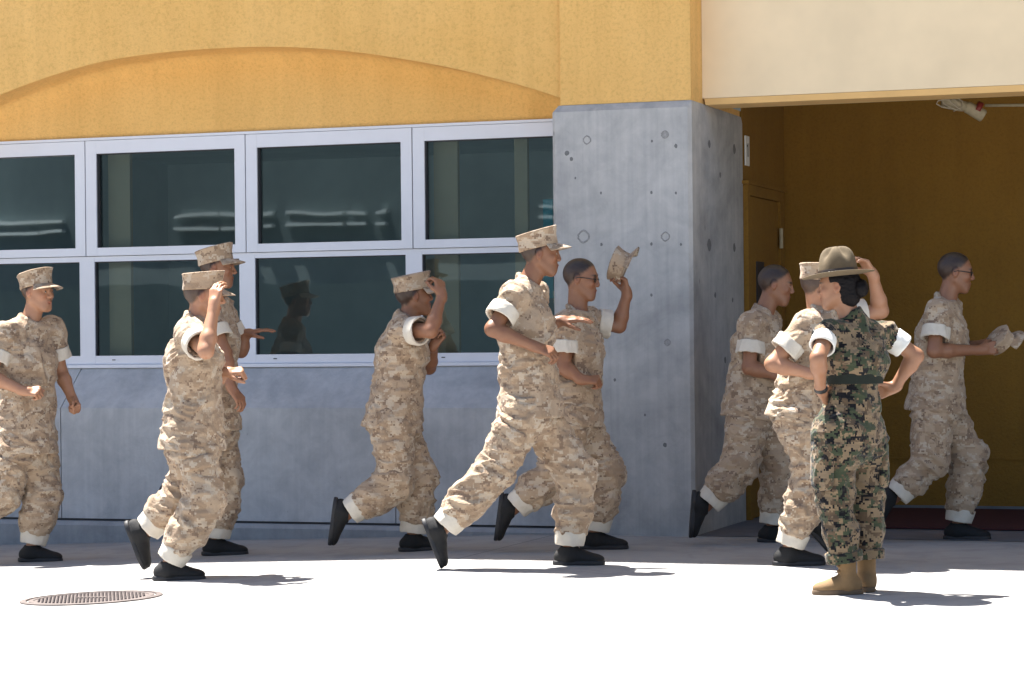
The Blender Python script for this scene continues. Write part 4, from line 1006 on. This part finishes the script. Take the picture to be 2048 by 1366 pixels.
for fr, z in prof:
    ring = []
    for k in range(seg):
        a = 2*PI*k/seg; t = max(0, (z-.02)/.1); dent = (math.cos(4*a-PI)*.5+.5)**1.6
        wob = math.exp(-((fr-.62)/.30)**2)*dent*.030
        r = fr; ring.append(bm.verts.new(HG(.100*r*math.cos(a)*(1-.16*dent*t*t*(fr > .3)), .081*r*math.sin(a)*(1-.16*dent*t*t*(fr > .3)), .008+z-wob*1.0)))
    rings.append(ring)
for a, b in zip(rings, rings[1:]):
    for k in range(seg): bm.faces.new((a[k], a[(k+1) % seg], b[(k+1) % seg], b[k]))
bm.faces.new(rings[-1])
link('crown', bm_mesh('crown', bm, True), HATM, hato)
bm = bmesh.new(); rings = []
for rr, z in ((1.015, .009), (1.022, .010), (1.012, .028), (1.004, .029)):
    rings.append([bm.verts.new(HG(.100*rr*math.cos(2*PI*k/seg), .081*rr*math.sin(2*PI*k/seg), z)) for k in range(seg)])
for a, b in zip(rings, rings[1:]):
    for k in range(seg): bm.faces.new((a[k], a[(k+1) % seg], b[(k+1) % seg], b[k]))
link('hat_band', bm_mesh('hat_band', bm, True), STRAP, hato)
bm = bmesh.new()
for t in (0, 1, 2):
    a = 1.25+t*.17; add_box(bm, *[0]*6) if False else None
    c_ = HG(.1035*math.cos(a), .084*math.sin(a), .014); bmesh.ops.create_cube(bm, size=.011, matrix=Matrix.Translation(c_))
link('strap_buckle', bm_mesh('strap_buckle', bm, bevel=.002), METAL, hato)
# belt
wt, lat = g['wt'], g['latS']
def ring_part(name, c, ax, w1, d1, half, wall, lat, mat, h=.004, fold=0):
    v = Vol(c-.22, c+.22, h); v.ecap(c-ax*.09, c+ax*.09, w1, d1, w1, d1, lat, 0, cut=[(c-ax*half, -ax), (c+ax*half, ax)])
    v.ecap(c-ax*.16, c+ax*.16, w1-wall, d1-wall, w1-wall, d1-wall, lat, 0, op='-'); V, Q = v.mesh()
    if fold: V = folds(V, Q, fold, 3, (12, 12, 12))
    return link(name, mesh_np(name, V, Q), mat, o)
ring_part('web_belt', wt+Zv*.004, Zv, .148, .129, .035, .022, lat, BELTM)
# wristband and watch
J = g['J']; ax = nrm(J['wL']-J['eL']); cw = J['wL']-ax*.012
v = Vol(cw-.07, cw+.07, .003); v.cap(cw-ax*.06, cw+ax*.06, .0325, .0325, 0, cut=[(cw-ax*.011, -ax), (cw+ax*.011, ax)]); v.cap(cw-ax*.06, cw+ax*.06, .024, .024, 0, op='-')
V, Q = v.mesh(); link('wristwatch', mesh_np('wristwatch', V, Q), BLACKM, o)
# black tab on the left sleeve
ar = nrm(J['eL']-J['sL']); cc = J['sL']+ar*.03+dv((-1, .1, 0))*.058
v = Vol(cc-.06, cc+.06, .003); v.ell(cc, (.012, .030, .034), frame(dv((-1, 0, 0)), (0, 0, 1)), 0); V, Q = v.mesh(); link('sleeve_tab', mesh_np('sleeve_tab', V, Q), BLACKM, o)
# cargo pocket with its flap on the left thigh (and the edge of the right one)
for S, side in (('L', -1), ('R', 1)):
    hp, kn = J['h'+S], J['k'+S]; axl = nrm(kn-hp); out = nrm(dv((side*1.0, .35 if S == 'L' else -.2, 0))); out = nrm(out-axl*(out@axl)); fw = np.cross(axl, out)
    Rm = np.stack([out, fw, axl], 1)
    for nm, c0, r in (('pocket', .60, (.022, .085, .095)), ('pocket_flap', .36, (.021, .090, .036))):
        c1 = hp+(kn-hp)*c0+out*.088; v = Vol(c1-.13, c1+.13, .0045); sl, X = v.sub(c1-.12, c1+.12, 0)
        dx, dy, dz = X[0]-c1[0], X[1]-c1[1], X[2]-c1[2]
        q_ = [dx*Rm[0, i]+dy*Rm[1, i]+dz*Rm[2, i] for i in range(3)]
        d = ((np.abs(q_[0]+3.2*q_[1]**2)/r[0])**3+(np.abs(q_[1])/r[1])**6+(np.abs(q_[2])/r[2])**6)
        v.join(sl, np.clip((d**(1/4.)-1)*r[0], -.2, .2).astype(np.float32), 0); V, Q = v.mesh(); V = folds(V, Q, .007, 4+c0, (16, 16, 9)); link(nm, mesh_np(nm, V, Q), WOOD, o)

# ------------------------------------------------------------------ caps held in the hands (things of their own)
def held_cap(name_p, px, py, d, fwd, up, label, tilt=0.0, s=.9):
    g = FIG[name_p]; c = atD(px, py, g['D0']-d); F_ = frame(g['dirv'](fwd), g['dirv'](up))
    cr, br = cap_mesh(F_, np.zeros(3)-F_[:, 2]*.07, s, tilt); co = link('camouflage_cap', cr, DES, None, tuple(c)); tag(co, label, 'cap'); link('brim', br, DES, co)
held_cap('P5', 1238, 528, -.14, (.35, .5, .8), (-.9, -.1, .55), 'desert camouflage cap held up high in front of the concrete column')
held_cap('P8', 2000, 678, .05, (.75, .25, .55), (-.5, .45, .75), 'desert camouflage cap held in both hands at the right, before the ochre wall', s=.8)
